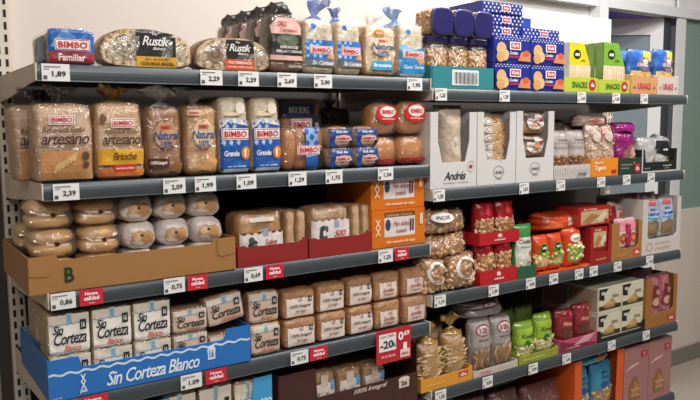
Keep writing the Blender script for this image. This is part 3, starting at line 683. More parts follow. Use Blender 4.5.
# burger buns: columns of a big and a small pack with red label
rbun = mat('#cf8a4a', .38, .7, .35, 30, .25, vscale=22)
def burger(label, a, b, pt, pb, z, spec, seed):
    cx, w = span(a, b, Z, .08, FY); h = ZA(pt, cx, FY)-z
    bm_ = bun_mesh(h*.94, w*.94, .07, rbun, seed)
    return wrap_pack('burger_bun_pack', label, cx, FY, z, w-.002, .08, h, [(0, .04, h*.49, bm_, (0, 0, 0))], spec, fthin, seed, group='burger buns with red labels', sb=dict(amp=.004, r=.026))
redl = [('e', .0, .62, .78, .28, '#cf2b25'), ('r', -.6, .45, .75, .60, '#cf2b25'), ('e', .02, .68, .55, .16, '#f2e8e0'), ('t', 'BIMBO', .02, .68, .8, .13, '#cf2b25', 'b'), ('t', 'hamburguesa', .05, .47, .9, .07, '#f6ddd4', 'b')]
redb = [('z', -.97, .97, .0, .22, .03, 3, '#c22a2a'), ('r', -.8, .08, .5, .18, '#d97066')]
for i, (a, b) in enumerate(((373, 401), (401.5, 429.5))):
    s_ = ('left', 'right')[i]
    cxx, _ = span(a, b, Z, .08); zm = ZA(135.5-.5*i, cxx, FY)
    burger(f'lower {s_} pack of seeded burger buns with red foot strip', a, b, 136-i, 0, Z, redb, 30+i)
    burger(f'upper {s_} pack of burger buns with oval red and white label', a, b, 101-i*1.5, 0, zm+.001, redl, 34+i)
# shaded goods behind
bag('brown bread loaf in the shade behind the small blue roll packs', 300, 330, 118, Z, .10, brownb, None, (fdark, .03, .5, (0, 0)), Y=.22, group='shaded loaves', seed=38)
bag('dark loaf bag with red print in the shade left of the burger buns', 326, 352, 108, Z, .10, darkb, [('e', .1, .6, .5, .14, '#8c3a2c')], (fdark, .03, .5, (0, 0)), Y=.22, group='shaded loaves', seed=39)

# ================================================================== LEFT BAY, third shelf
Z = ZL[2]
kraft = '#a2733f'
xk0 = XA(28.5, -.004, Z+.03); xk1 = XA(236, -.004, Z+.03); hk = ZA(258.5, xk0, -.004)-Z
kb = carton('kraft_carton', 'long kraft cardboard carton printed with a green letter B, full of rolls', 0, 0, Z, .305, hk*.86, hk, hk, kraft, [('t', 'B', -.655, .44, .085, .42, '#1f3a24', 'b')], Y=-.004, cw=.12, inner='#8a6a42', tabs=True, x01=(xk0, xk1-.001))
froll = film('#e6ddd2', .08, .14)
rollm = mat('#ecb870', .35, .7, .2, 22, .28, vscale=16); paper = mat('#ddd0c8', .5, .2, .5, 30, name='white_roll_paper')
def roll(label, a, b, z, h, d, seed, white=False):
    cx, w = span(a, b, Z, .12, .02); w = abs(w)-.003
    t = thing('wrapped_roll', label, 'bread roll', 'rolls in white paper bags' if white else 'rolls in clear bags', (cx, .022, z))
    if white:
        me = mesh(soft_box(w, d, h, r=min(h, w)*.42, amp=.004, seed=seed, n=12), paper, True); link('paper_bag', me, t)
        link('bread_window', printed(me, w, h, [('p', [(-.72, .30), (-.62, .62), (-.2, .74), (.1, .66), (.45, .72), (.74, .5), (.66, .26), (.1, .18), (-.4, .2)], '#c79a6c'), ('e', -.3, .5, .25, .16, '#dcb98a'), ('e', .3, .42, .28, .14, '#b98a5c'), ('p', [(-.72, .30), (-.4, .36), (.0, .28), (.1, .18), (-.4, .18)], '#e2d6cc'), ('r', -.12, .50, .06, .58, '#2a2422')], d), t)
    else:
        for zz, hz in ((h*.27, h*.54), (h*.71, h*.58)):
            bm = bmesh.new(); bmesh.ops.create_uvsphere(bm, u_segments=22, v_segments=12, radius=1)
            for v in bm.verts:
                f = lambda q, p: math.copysign(abs(q)**p, q)
                v.co = Vector((f(v.co.x, .7)*w*.475, f(v.co.y, .7)*d*.47, f(v.co.z, .8)*hz/2))+noise.noise_vector(v.co*2.2+Vector((seed+zz*50, 0, 0)))*.003
            link('roll_half', mesh(bm, rollm, True), t, (0, d/2, zz))
        me = mesh(soft_box(w, d, h, r=h*.36, amp=.0045, seed=seed, n=12), froll, True); link('clear_bag', me, t)
        link('sticker', printed(me, w, h, [('r', -.02, .44, .16, .58, '#241c18'), ('r', -.35, .5, -.08, .54, '#efe6da'), ('r', .25, .46, .55, .5, '#efe6da')], d), t)
    return t
rows = ['bottom', 'middle', 'top']
hr = (ZA(201, XA(52, .02, Z+.1), .02)-Z-.003)/3
wcols = [(30, 79.5, 0), (80, 124.5, 0), (125, 159.5, 1), (160, 192.5, 1), (193, 225, 1)]
cn = ['first', 'second', 'third', 'fourth', 'fifth']
for ci, (a, b, wh) in enumerate(wcols):
    cx, w = span(a, b, Z, .12, .02)
    base = roll(f'round roll pair in {"white paper" if wh else "clear"} bag, bottom row, {cn[ci]} column from the letter B end', a, b, Z+.003, hr-.001, .11, 40+ci, wh)
    for r_ in (1, 2):
        dup(base, f'round roll pair in {"white paper" if wh else "clear"} bag, {rows[r_]} row, {cn[ci]} column from the letter B end', (base.location.x+(.003 if r_ == 1 else -.001), base.location.y+.003*r_, Z+.003+hr*r_))
    c = dup(base, f'shaded rear roll pair in {"white paper" if wh else "clear"} bag behind the {cn[ci]} column', (base.location.x-.004, base.location.y+.122, Z+.003+hr*1.0))
# red trays with loaves
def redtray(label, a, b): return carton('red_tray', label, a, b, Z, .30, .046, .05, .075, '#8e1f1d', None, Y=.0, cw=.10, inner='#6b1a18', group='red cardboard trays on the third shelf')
redtray('dark red cardboard tray beside the kraft carton, holding a bun loaf', 237.5, 308)
redtray('dark red cardboard tray beside the orange cartons, holding a white labelled loaf', 309, 371.5)
whl = lambda word, rd: [('r', -.55, .80, .5, .88, '#ddd0c4'), ('z', -.95, .95, .02, .60, -.05, 6, '#e6dfda'), ('z', -.95, .95, .60, .62, -.05, 6, '#4a2a2a'), ('z', -.95, .95, .02, .585, -.05, 6, '#e6dfda'), ('e', -.42, .34, .22, .12, '#3c4a44'), ('e', -.5, .46, .12, .06, '#4c5a54'), ('t', word, .35, .40, .55, .10, rd, 's'), ('t', '100%', .3, .25, .6, .1, rd, 's'), ('r', .0, .52, .25, .66, '#9aa6bc')]  # the first pale bar is painted glare near the wrapper's top
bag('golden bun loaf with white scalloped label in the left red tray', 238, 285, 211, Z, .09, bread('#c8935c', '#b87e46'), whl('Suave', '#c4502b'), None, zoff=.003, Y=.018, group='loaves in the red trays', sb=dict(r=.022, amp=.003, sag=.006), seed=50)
bag('golden bun loaf with mostly white wrapper in the right red tray', 311, 351, 206, Z, .09, bread('#c9a27c', '#b98a5c'), [('z', -.97, .97, .02, .74, -.05, 6, '#e9e0dc'), ('z', -.97, .97, .74, .77, -.05, 6, '#5a2a2c'), ('z', -.97, .97, .02, .725, -.05, 6, '#e9e0dc'), ('e', -.45, .45, .25, .16, '#3c4a44'), ('e', -.3, .55, .1, .05, '#5c6a64'), ('t', '500', .38, .42, .6, .13, '#c43a3a', 's'), ('t', '100%', .35, .24, .75, .13, '#c43a3a', 's'), ('r', .1, .56, .35, .70, '#9aa6bc'), ('e', .85, .2, .08, .04, '#333333')], None, zoff=.003, Y=.018, group='loaves in the red trays', sb=dict(r=.022, amp=.003), seed=51)
for (a, b, s_) in ((286, 296, 'left'), (297, 307, 'left'), (352, 361, 'right'), (362, 370.5, 'right')):
    bag(f'narrow pale sliced loaf turned edge-on, {"inner" if a in (286, 352) else "outer"} one at the right of the {s_} red tray', a, b, 211 if a < 300 else 205, Z, .14, bread('#dcb888', '#c89c66'), [('r', -.2, .2, .5, .32, '#8a5a54')] if a in (297, 362) else None, None, zoff=.003, Y=.02, group='edge-on loaves in the red trays', sb=dict(r=.009, amp=.0015), seed=a)
for (a, b) in ((240, 284), (312, 350)):
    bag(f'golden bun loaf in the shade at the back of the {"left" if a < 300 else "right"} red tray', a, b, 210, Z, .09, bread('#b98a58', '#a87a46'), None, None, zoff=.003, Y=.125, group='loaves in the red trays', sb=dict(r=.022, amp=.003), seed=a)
# orange cartons
cx, w = span(373.5, 427, Z, .08, .0); hL = hgt(211.5, cx-w/2, Z, .0); tot = .182
ospec = [('r', -.55, .28, .60, .93, '#e4d8d2'), ('r', -.55, .80, .60, .93, '#6e4a38'), ('r', -.5, .82, .0, .88, '#b08a64'), ('r', .05, .82, .5, .88, '#a8805c'), ('e', -.42, .60, .10, .15, '#3a4a5c'), ('t', 'Pan dulce', .08, .62, .62, .12, '#a85a6a', 's'), ('t', 'tostado', .08, .43, .4, .1, '#a85a6a', 's'),
         ('r', .40, .40, .46, .72, '#5a2a4a'), ('r', .49, .40, .55, .72, '#5a2a4a'), ('t', 'X', -.80, .66, .2, .22, '#f4d8b8', 'b'), ('t', 'X', -.80, .44, .2, .22, '#f4d8b8', 'b'), ('r', .78, .55, .90, .85, '#f1d2b0'), ('t', 'Pan tostado de trigo', .05, .14, 1.1, .09, '#f6e2c8', 's')]
g = box('orange_carton', 'lower orange carton with white window label at the right end of third shelf', w-.002, .22, hL-.001, '#dc7418', ospec, 'carton', 'stacked orange cartons', (cx, .008, Z))
dup(g, 'upper orange carton stacked right under the second shelf', (cx-.001, .010, Z+hL-.0005))

# ================================================================== LEFT BAY, fourth shelf
Z = ZL[3]
blue = '#2a6fb4'
xt0 = XA(48.5, -.006, Z+.03); xt1 = XA(250.5, -.006, Z+.03); hc = ZA(362, xt0, -.006)-Z
bt = carton('blue_tray', 'long blue display tray with white lettering under small crustless loaves', 0, 0, Z, .305, hc*.72, hc, hc*1.0, '#2270bd', [('w', -.995, .995, .60, .025, .055, 14, '#cfe4f4'), ('t', 'Sin Corteza Blanco', -.03, .30, .92, .36, '#e4f0f8', 's'), ('e', .56, .5, .045, .14, '#dfeef8'), ('r', .52, .26, .60, .56, '#dfeef8'), ('t', '16', .56, .42, .05, .22, '#2f77bd', 'b'),
     ('t', 'X', -.70, .45, .05, .2, '#e4f0f8', 'b'), ('t', 'X', -.70, .28, .05, .2, '#e4f0f8', 'b'), ('t', 'pan', -.70, .12, .06, .1, '#e4f0f8', 'b'), ('t', 'pan de molde', -.93, .07, .08, .05, '#cfe4f4')], Y=-.006, cw=.135, inner='#8aa4bc', x01=(xt0, xt1))
def sc(fl, dk='#141c28', bgc='#f2ece2'): return [('r', -.95, .03, .95, .95, bgc), ('r', -.95, .74, .95, .95, '#e0d6c6'), ('r', -.15, .72, .15, .98, '#a9c4cf'), ('t', 'X', 0, .85, .2, .2, '#6aa0b4'), ('w', -.93, .93, .72, .012, .02, 6, '#7c9ab0'), ('t', 'Sin', -.55, .62, .5, .2, dk, 's'), ('t', 'Corteza', .02, .40, 1.55, .30, dk, 's'), ('t', fl, .1, .15, .8, .14, '#c9624a', 's'), ('r', .50, .56, .80, .80, '#1b1f26'), ('t', '16', .65, .68, .16, .14, '#ddd', 'b')]
scb = bread('#d3c3a4', '#c9b48c')
hp = (ZA(312, XA(68, .02, Z+.1), .02)-Z-.003)/2
g = bag('small crustless white loaf, first of the top layer from the left in blue tray', 48, 91.5, 312, Z, .10, scb, sc('Blanco'), None, Y=.012, name='small_loaf', group='small crustless loaves in the blue tray', sb=dict(r=.008, amp=.0018), seed=60, zoff=.003+hp)
cn2 = ['first', 'second', 'third', 'fourth', 'fifth']
pxs = [(48, 91.5), (93, 131.5), (132.5, 171), (172, 208)]
w0 = g['w']
xc = []
for i, (a, b) in enumerate(pxs): xc.append(XA((a+b)/2, .012, Z+.1))
g.location.x = xc[0]
for i in range(3):
    if i: dup(g, f'small crustless white loaf, {cn2[i]} of the top layer from the left in blue tray', (xc[0]+(w0+.0035)*i, .012, Z+.003+hp))
    dup(g, f'small crustless white loaf, {cn2[i]} of the lower layer, half hidden by blue tray', (xc[0]+(w0+.0035)*i, .012, Z+.003))
    dup(g, f'small crustless loaf in the second rank behind the {cn2[i]} of the top layer', (xc[0]+(w0+.0035)*i, .12, Z+.003+hp))
brownsc = bread('#c7a382', '#b08a66')
x5 = xc[0]+(w0+.0035)*4+.004
g4_ = bag('small brown crustless loaf upright in the top layer, between white and tilted loaves', 172, 208, 308, Z, .10, brownsc, sc('100% Integral', bgc='#d3b9a4'), None, Y=.012, name='small_loaf', group='small brown crustless loaves', sb=dict(r=.008, amp=.0018), seed=66, zoff=.003+hp)
g4_.location.x = xc[0]+(w0+.0035)*3
dup(g4_, 'small brown crustless loaf of the lower layer under the upright brown one', (g4_.location.x, .012, Z+.003+hp-g4_['h']-.001 if g4_['h'] < hp else Z+.003))
dup(g4_, 'small brown crustless loaf in the rear rank behind the upright brown one', (g4_.location.x, .12, Z+.003+hp))
g2 = bag('small brown crustless loaf standing tilted at right end of the blue tray', 209, 246, 297, Z, .10, brownsc, sc('100% Integral', bgc='#d3b9a4'), None, Y=.012, name='small_loaf', group='small brown crustless loaves', sb=dict(r=.008, amp=.0018), seed=61, zoff=.003+hp)
wb = g2['w']; hb = g2['h']
g2.location = (x5, .012, Z+.003+hp+.008); g2.rotation_euler = (0, -.14, 0)
dup(g2, 'small brown crustless loaf of the lower layer at the right end of the blue tray', (x5, .012, Z+.003), (0, 0, 0))
x6 = XA(265.5, .012, Z+.08); c6, w6 = span(250, 281.5, Z, .08, .012); h6 = (ZA(291, c6, .012)-Z)/2-.001
g3 = thing('small_loaf', 'small brown crustless loaf standing low between the blue tray and wholemeal packs', 'bread', 'small brown crustless loaves', (c6, .012, Z))
me = mesh(soft_box(w6-.003, .10, h6, r=.009, amp=.002, seed=63), brownsc, True); link('loaf', me, g3); link('printed_wrapper', printed(me, w6-.003, h6, sc('100% Integral', bgc='#d3b9a4'), .1), g3); hb = h6; x6 = c6
dup(g3, 'small brown crustless loaf stacked on top between the blue tray and wholemeal packs', (x6-.002, .014, Z+hb+.001), (0, 0, 0))
dup(g3, 'small brown crustless loaf in the second rank beside the wholemeal packs', (x6-.002, .125, Z+hb+.001), (0, 0, 0))
dup(g3, 'small brown crustless loaf at the bottom of the second rank beside the wholemeal packs', (x6-.002, .125, Z), (0, 0, 0))
# wholemeal packs
ig = [('r', -.82, .08, .84, .72, '#e9dbd0'), ('w', -.78, .80, .70, .02, .03, 5, '#7c3a2c'), ('e', -.0, .62, .14, .07, '#b4a0a8'), ('t', '100% Integral', .0, .42, 1.35, .13, '#5a3a34', 's'), ('t', 'de trigo', .05, .24, .7, .12, '#a8604a', 's'), ('r', .5, .55, .72, .72, '#2a2430'), ('t', '28', .61, .64, .14, .10, '#ddd', 'b')]
ig2 = [('r', -.66, .10, .68, .66, '#e6d6c8'), ('w', -.6, .62, .64, .02, .03, 4, '#7c3a2c'), ('t', 'XX', .1, .55, .4, .12, '#b0706a', 'b'), ('t', 'Semillas', .0, .38, .9, .14, '#a85a4a', 's'), ('t', 'Integral', .0, .22, .8, .1, '#a85a4a', 's')]
wm = bread('#b98a60', '#a87850')
wl = [(284, 317, 0), (318, 347, 0), (348, 374.5, 0), (375, 401, 1), (402, 428.5, 1)]
cn3 = ['first', 'second', 'third', 'fourth', 'fifth']
for i, (a, b, k) in enumerate(wl):
    cx, w = span(a, b, Z, .08, .012); tp = 288-(cx-XA(300, .012, Z))*0
    topy = [289, 283, 277, 272, 267.5][i]
    hh = (ZA(topy, cx, .012)-Z)/2
    nm_ = 'brown wholemeal pack with white label' if not k else 'brown seeded pack with pale square label'
    mid = (ZA(topy, cx, .012)+Z)/2-Z
    t1 = bag(f'{nm_}, lower layer, {cn3[i]} from the blue tray', a, b, 300, Z, .10, wm, ig2 if k else ig, None, Y=.012, name='wholemeal_pack', group='stacked wholemeal packs on the fourth shelf', sb=dict(r=.014, amp=.0028), seed=70+i) if False else None
    t = thing('wholemeal_pack', f'{nm_}, lower layer, {cn3[i]} from the blue tray', 'bread', 'stacked wholemeal packs on the fourth shelf', (cx, .012, Z))
    me = mesh(soft_box(w-.003, .10, mid-.001, r=.011, amp=.003, seed=70+i, bulge=.002), wm, True); link('loaf', me, t); link('printed_label', printed(me, w-.003, mid, ig2 if k else ig, .1), t)
    dup(t, f'{nm_}, upper layer, {cn3[i]} from the blue tray', (cx-.001, .014, Z+mid))
    dup(t, f'{nm_}, rear rank upper layer, {cn3[i]} from the blue tray', (cx-.001, .128, Z+mid))
    dup(t, f'{nm_}, rear rank lower layer, {cn3[i]} from the blue tray', (cx-.001, .128, Z))

# ================================================================== LEFT BAY, fifth shelf
Z = ZL[4]
xa0 = XA(150, .0, Z+.05); xa1 = XA(272.5, .0, Z+.09); hc5 = ZA(374.5, xa1, .0)-Z
t = carton('light_blue_tray', 'light blue display tray with raised corner on the lowest visible left shelf', 0, 0, Z, .38, hc5*.62, hc5, hc5, '#3f9fd6', [('w', .80, .995, .66, .015, .03, 3, '#d9eef8'), ('t', '10', .79, .42, .06, .18, '#e4f4fb', 'b')], Y=0, cw=.16, inner='#7fb4d0', x01=(xa0, xa1))
hz = ZA(385, XA(205, .012, Z+.1), .012)-Z
for i, (a, b, p) in enumerate(((163, 198, 391), (199, 233, 383), (234, 262, 379))):
    bag(f'brown loaf pack with script label in the light blue tray, {cn3[i]} from the left', a, b, p, Z, .10, brownsc, sc('Integral'), None, Y=.012, name='small_loaf', group='loaves in the light blue tray', sb=dict(r=.01, amp=.002), seed=80+i, zoff=.003)
xc0 = XA(279, .0, Z+.08); xc1 = XA(417.5, .0, Z+.08); hc6 = ZA(377, xc0, 0)-Z; hm6 = ZA(371.5, xc1, 0)-Z
zr = ZA(399.0, XA(313, 0, Z+.05), 0)-Z
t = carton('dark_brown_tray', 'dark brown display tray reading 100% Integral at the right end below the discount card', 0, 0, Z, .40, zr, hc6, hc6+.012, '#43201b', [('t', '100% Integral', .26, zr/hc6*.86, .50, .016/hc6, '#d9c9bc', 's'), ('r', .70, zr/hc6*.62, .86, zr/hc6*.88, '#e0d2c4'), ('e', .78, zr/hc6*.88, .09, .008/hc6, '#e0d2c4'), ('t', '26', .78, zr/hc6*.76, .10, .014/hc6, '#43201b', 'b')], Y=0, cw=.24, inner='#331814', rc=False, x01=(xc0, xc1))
ja = [('r', -.85, .05, .85, .80, '#d8ccc0'), ('r', -.3, .74, .3, .95, '#c4b4a8'), ('t', 'Familiar', .0, .55, 1.4, .18, '#4a86b4', 's'), ('t', '100% Integral', .0, .33, 1.3, .1, '#5a3a34', 's'), ('r', .5, .66, .82, .84, '#4a9ac4')]
for i, (a, b, p) in enumerate(((311.5, 336, 372), (337, 361.5, 368), (362.5, 385, 363.5))):
    bag(f'brown sliced loaf with pale blue script in the dark brown tray, {cn3[i]} from the left', a, b, p, Z, .10, wm, ja, None, Y=.014, name='small_loaf', group='loaves in the dark brown tray', sb=dict(r=.012, amp=.002), seed=84+i, zoff=.003)
# ================================================================== RIGHT BAY, top shelf
fnut = film('#d9cfc4', .05, .07, .15)
mid_t = capsule(.048, .0042, .002, 6, 3); nut_t = capsule(.020, .0068, .004); almond_t = capsule(.019, .0062, 0, 6, 4); stick_t = capsule(.052, .0042, .001, 6, 3); chip_t = capsule(.016, .010, .003, 6, 4); short_t = capsule(.034, .0062, .002, 6, 3)
def pbag(label, cx, Y, z, w, h, t_, tmpl, cols, n, body, specs=None, reg=(-.85, .06, .85, .9), name='snack_bag', cat='snack bag', group=None, seed=0, rot=(0, 0, 0), align=None, rad=.006, fm=None, pinch=.08, pname='nuts', knot=None, lean=0, shell=True, sk=.6):
    t = thing(name, label, cat, group, (cx, Y, z), rot)
    me = mesh(pillow(w, h, t_, seed, pinch=pinch, lean=lean), body, True)
    link('bag', me, t)
    if tmpl: stuff(link(pname, pieces(me, w, h, n, tmpl, cols, reg, seed, align, rad=rad, sink=.6 if shell else sk), t))
    if tmpl and not shell:
        specs = [('r', reg[0]*1.03, max(.04, reg[1]-.04), reg[2]*1.03, reg[3], mat(cols[-1], .5, .5, .3, 60, .35))]+list(specs or [])
    if specs: link('printed_label', printed(me, w, h, specs, t_, base=.006+t_*.1 if (tmpl and shell) else .0012), t)
    if tmpl and shell:
        m2 = mesh(pillow(w*1.02, h*1.005, t_*1.18, seed, pinch=pinch, lean=lean), fm or fnut, True); link('clear_film', m2, t, (0, -t_*.09-.001, 0))
    if knot: link('tied_film', mesh(knot_bm(w*.75, t_*.8, knot[1], knot[2], seed=seed), knot[0], True), t, (0, t_/2, h*.97))
    return t
Z = ZR[0]
# teal tray with jars of peanuts
cx, w = span(430.5, 495, Z, .03, 0); ht = hgt(67, cx, Z, 0)
bar = [('r', -.36, .16, .46, .86, '#e9ebe9')]+[('r', -.31+i*.031, .22, -.31+i*.031+(.008, .014, .02, .011)[i % 4], .76, '#1d1d1d') for i in range(23)]
t = carton('teal_tray', 'teal cardboard tray with a barcode label under jars of peanuts', 0, 0, Z, .20, ht, ht, ht, '#2a8288', bar+[('r', -.99, .0, -.96, 1, '#1f6a70')], Y=0, lc=False, rc=False, inner='#1f6268', x01=(cx-w/2, cx+w/2))
bm = bmesh.new(); bx(bm, -w/2-.0012, -w/2-.0001, .012, .05, .004, .022); link('red_side_mark', mesh(bm, mat('#a3203a', .5)), t)
def sqring(bm, prof, n=28, p=.55):
    rings = []
    for z, s in prof:
        ring = []
        for i in range(n):
            a = 2*PI*i/n; f = lambda q: math.copysign(abs(q)**p, q)
            ring.append(bm.verts.new((f(math.cos(a))*s, f(math.sin(a))*s, z)))
        rings.append(ring)
    bm.faces.new(list(reversed(rings[0]))); bm.faces.new(rings[-1])
    for A, B in zip(rings, rings[1:]):
        for i in range(n): bm.faces.new((A[i], A[(i+1) % n], B[(i+1) % n], B[i]))
    fixn(bm)
jx = [XA(p, .0, Z+.1) for p in (442, 462.8, 482.5)]; jr = (jx[1]-jx[0])/2*.96
jlid = ZA(38.5, jx[1], .01)-Z; lidh = .018
glass = film('#c9b79a', .10, .16, .05)
def jar(label, loc, rot):
    t = thing('peanut_jar', label, 'jar', 'peanut jars with navy lids', loc, rot)
    h = jlid
    bm = bmesh.new(); sqring(bm, [(0, jr*.86), (.004, jr*.95), (.012, jr*.98), (h-.03, jr*.98), (h-.022, jr*.86), (h-lidh, jr*.82)]); link('glass_jar', mesh(bm, glass, True), t)
    bm = bmesh.new(); sqring(bm, [(.003, jr*.84), (.008, jr*.9), (h-.034, jr*.9)]); core = mesh(bm, mat('#a8763e', .6, .3), True); link('contents', core, t)
    V = []; F = []; rs = random.Random(5); vs, fs = chip_t
    for k in range(150):
        a = rs.uniform(0, 2*PI); f = lambda q: math.copysign(abs(q)**.55, q); z = rs.uniform(.01, h-.036)
        c = Vector((f(math.cos(a))*jr*.88, f(math.sin(a))*jr*.88, z)); rt = Euler((rs.uniform(0, 6), rs.uniform(0, 6), 0)).to_matrix(); b0 = len(V)
        V.extend(tuple(c+rt @ Vector(p)*.62) for p in vs); F.extend(tuple(b0+q for q in f_) for f_ in fs)
    me = bpy.data.meshes.new('nuts'); me.from_pydata(V, [], F); me.materials.append(mat('#cfa06a', .5, .4, 0, 40, .25)); me.polygons.foreach_set('use_smooth', [True]*len(F)); stuff(link('peanuts', me, t))
    bm = bmesh.new(); sqring(bm, [(h-lidh, jr*.96), (h-lidh+.001, jr), (h-.004, jr), (h-.001, jr*.95), (h, jr*.88)]); link('lid', mesh(bm, mat('#2a2560', .35, .4)), t)
    return t
g = jar('clear jar of peanuts with navy lid standing in the teal tray, left of three', (jx[0], .006+jr, Z+.003), (0, 0, 0))
dup(g, 'clear jar of peanuts with navy lid standing in the teal tray, middle of three', (jx[1], .006+jr, Z+.003)); dup(g, 'clear jar of peanuts with navy lid standing in the teal tray, right of three', (jx[2], .006+jr, Z+.003))
for i, s_ in enumerate(('left', 'middle', 'right')):
    o_ = dup(g, f'jar lying on top with its navy lid facing out, {s_} of three', (jx[i]-.001, jlid*.6-.008, Z+.003+jlid+jr*1.0), (PI/2, 0, 0)); o_.scale = (1, 1, .6)
for i, s_ in enumerate(('left', 'middle', 'right')): dup(g, f'peanut jar in the second rank of the teal tray, {s_} one', (jx[i], .010+jr*3.05, Z+.003), (0, 0, 0))
# blue biscuit boxes
X0, X1, X2 = XA(493.5, 0, Z+.05), XA(528.5, 0, Z+.05), XA(564.5, 0, Z+.05)
wA, wB = X1-X0-.002, X2-X1-.002; wB = wA = (wA+wB)/2; X1 = X0+wA+.002
hb = (ZA(36, X0+wA/2, 0)-Z)/2
dots = lambda v0, v1, nx, ny, c='#dfe4f2': [('p', [(-.93+1.86*(i+.5*(j % 2)+.35)/nx, v0+(v1-v0)*(j+.12)/ny), (-.93+1.86*(i+.5*(j % 2)+.6)/nx, v0+(v1-v0)*(j+.5)/ny), (-.93+1.86*(i+.5*(j % 2)+.35)/nx, v0+(v1-v0)*(j+.88)/ny), (-.93+1.86*(i+.5*(j % 2)+.1)/nx, v0+(v1-v0)*(j+.5)/ny)], c) for i in range(nx) for j in range(ny)]
ck = dots(.84, .99, 11, 2)+[('e', -.62, .50, .26, .26, '#dcb27a'), ('e', -.48, .30, .26, .22, '#e3bf8c'), ('e', -.66, .22, .22, .2, '#d5a468'), ('p', [(.28, .10), (.45, .42), (.8, .5), (.97, .38), (.97, .08)], '#d98a5c'), ('e', .72, .38, .18, .12, '#c9663c'),
     ('r', -.18, .50, .42, .80, '#f1ece8'), ('r', -.12, .54, .36, .76, '#c62439'), ('t', 'Krit', .12, .66, .36, .14, '#fff', 'b'), ('t', 'Cookies', .02, .38, .46, .12, '#f2f2f6', 's'), ('r', -.18, .20, .3, .27, '#c62439')]
g = box('biscuit_box', 'blue biscuit box with red plate, lower left of the four front boxes', wA, .16, hb-.001, '#1f2f8c', ck, 'box', 'blue biscuit boxes', (X0+wA/2, 0, Z))
xr_ = X1+wB/2
dup(g, 'blue biscuit box with red plate, upper left of the four front boxes', (X0+wA/2, .001, Z+hb)); dup(g, 'blue biscuit box with red plate, lower right of the four front boxes', (xr_, 0, Z)); dup(g, 'blue biscuit box with red plate, upper right of the four front boxes', (xr_, .001, Z+hb))
dsp = lambda pu: dots(.04, .98, 10, 3)+[('r', pu-.2, .22, pu+.24, .8, '#efe9ee'), ('r', pu-.16, .30, pu+.2, .72, '#c62439'), ('t', 'Krit', pu+.02, .51, .24, .2, '#fff', 'b')]
hd = hb*.42
xa = (XA(482, .03, Z+2*hb), XA(526, .03, Z+2*hb)); wd = xa[1]-xa[0]
g = box('biscuit_box', 'dotted blue box end lying lowest on top of left biscuit stack', wd*.93, .14, hd-.001, '#22338f', dsp(.1), 'box', 'dotted blue boxes lying on top', ((xa[0]+xa[1])/2-.008, .03, Z+2*hb), 0)
dup(g, 'dotted blue box end lying second on top of left biscuit stack', ((xa[0]+xa[1])/2-.004, .033, Z+2*hb+hd)); dup(g, 'dotted blue box end lying uppermost on left biscuit stack', ((xa[0]+xa[1])/2-.010, .030, Z+2*hb+2*hd))
dup(g, 'dotted blue box end lying on top of right biscuit stack', (xr_-.012, .02, Z+2*hb)); g4 = box('biscuit_box', 'plain blue box end with white corner behind the dotted box on right stack', .07, .12, hd-.001, '#2a49a4', [('r', -.95, .5, -.2, .9, '#e8ecf4')], 'box', 'dotted blue boxes lying on top', (X1+.02, .05, Z+2*hb+hd+.0005))
# yellow and green snack packs
def spack(label, tray_label, a, b, c_top, c_tray, seed, px_tray, pt):
    cx, w = span(px_tray[0], px_tray[1], Z, .03, 0); h = hgt(pt, cx, Z, 0)
    tr = carton('snack_tray', tray_label, 0, 0, Z, .24, h, h, h*1.35, c_tray, [('t', 'SNACKS', -.1, .5, .9, .42, '#3a6a2c', 'b'), ('e', .66, .52, .22, .40, '#c6303c'), ('t', 'dia', .66, .52, .2, .3, '#fff', 'b')], Y=0, lc=False, rc=False, inner='#86a03a', x01=(cx-w/2, cx+w/2-.001))
    x, wp = span(a, b, Z, .08, .03); hp_ = hgt(44.5, x, Z, .03); wp *= .86
    t = thing('snack_pack', label, 'snack pack', 'breadstick snack packs', (x-.004, .012, Z+.003))
    bm = bmesh.new(); prism(bm, [(-wp/2, 0), (wp/2, 0), (wp/2*.98, hp_*.5), (wp*.16, hp_), (-wp/2, hp_)], 0, .028); fixn(bm); me = mesh(bm, mat('#e6dccb' if seed == 1 else '#55782f', .4, .6)); link('pack', me, t)
    link('printed_wrapper', printed(me, wp, hp_, [('r', -1, .02, .97, .54, '#e2d6c2'), ('p', [(-1, .54), (.97, .54), (.33, .995), (-1, .995)], c_top), ('e', -.3, .76, .34, .10, '#2b2f24'), ('t', 'snatt', -.3, .76, .4, .07, '#fff', 'b'), ('t', 'palitos', .25, .64, .5, .06, '#4a5a24', 's')], .03), t)
    V = []; F = []; rs = random.Random(seed)
    for k in range(9):
        b0 = len(V); vs, fs = capsule(hp_*.50, .0042, 0, 6, 3); xx = -wp*.44+wp*.88*k/8
        V.extend((p[0]+xx+p[2]*rs.uniform(-.08, .08), p[1]-.001, p[2]+hp_*.27) for p in vs); F.extend(tuple(b0+q for q in f) for f in fs)
    me = bpy.data.meshes.new('sticks'); me.from_pydata(V, [], F); me.materials.append(mat('#dcbf94', .5, .4, 0, 40, .2)); stuff(link('breadsticks', me, t))
    return t
g = spack('yellow topped breadstick snack pack at the front of its green tray', 'lime green tray under yellow breadstick packs', 563, 588, '#e6d31f', '#b9c83a', 1, (564, 598), 77.5)
for i in range(3): dup(g, f'yellow topped snack pack, {cn3[i+1]} in the row going back', (g.location.x, .012+.05*(i+1), Z+.003))
g = spack('green topped breadstick snack pack at the front of its green tray', 'lime green tray under green breadstick packs', 597, 622, '#7cb23a', '#b4c43c', 2, (598.5, 629.5), 80)
for i in range(4): dup(g, f'green topped snack pack, {cn3[i+1] if i < 4 else "last"} in the row going back', (g.location.x+.002*i, .012+.035*(i+1), Z+.003))
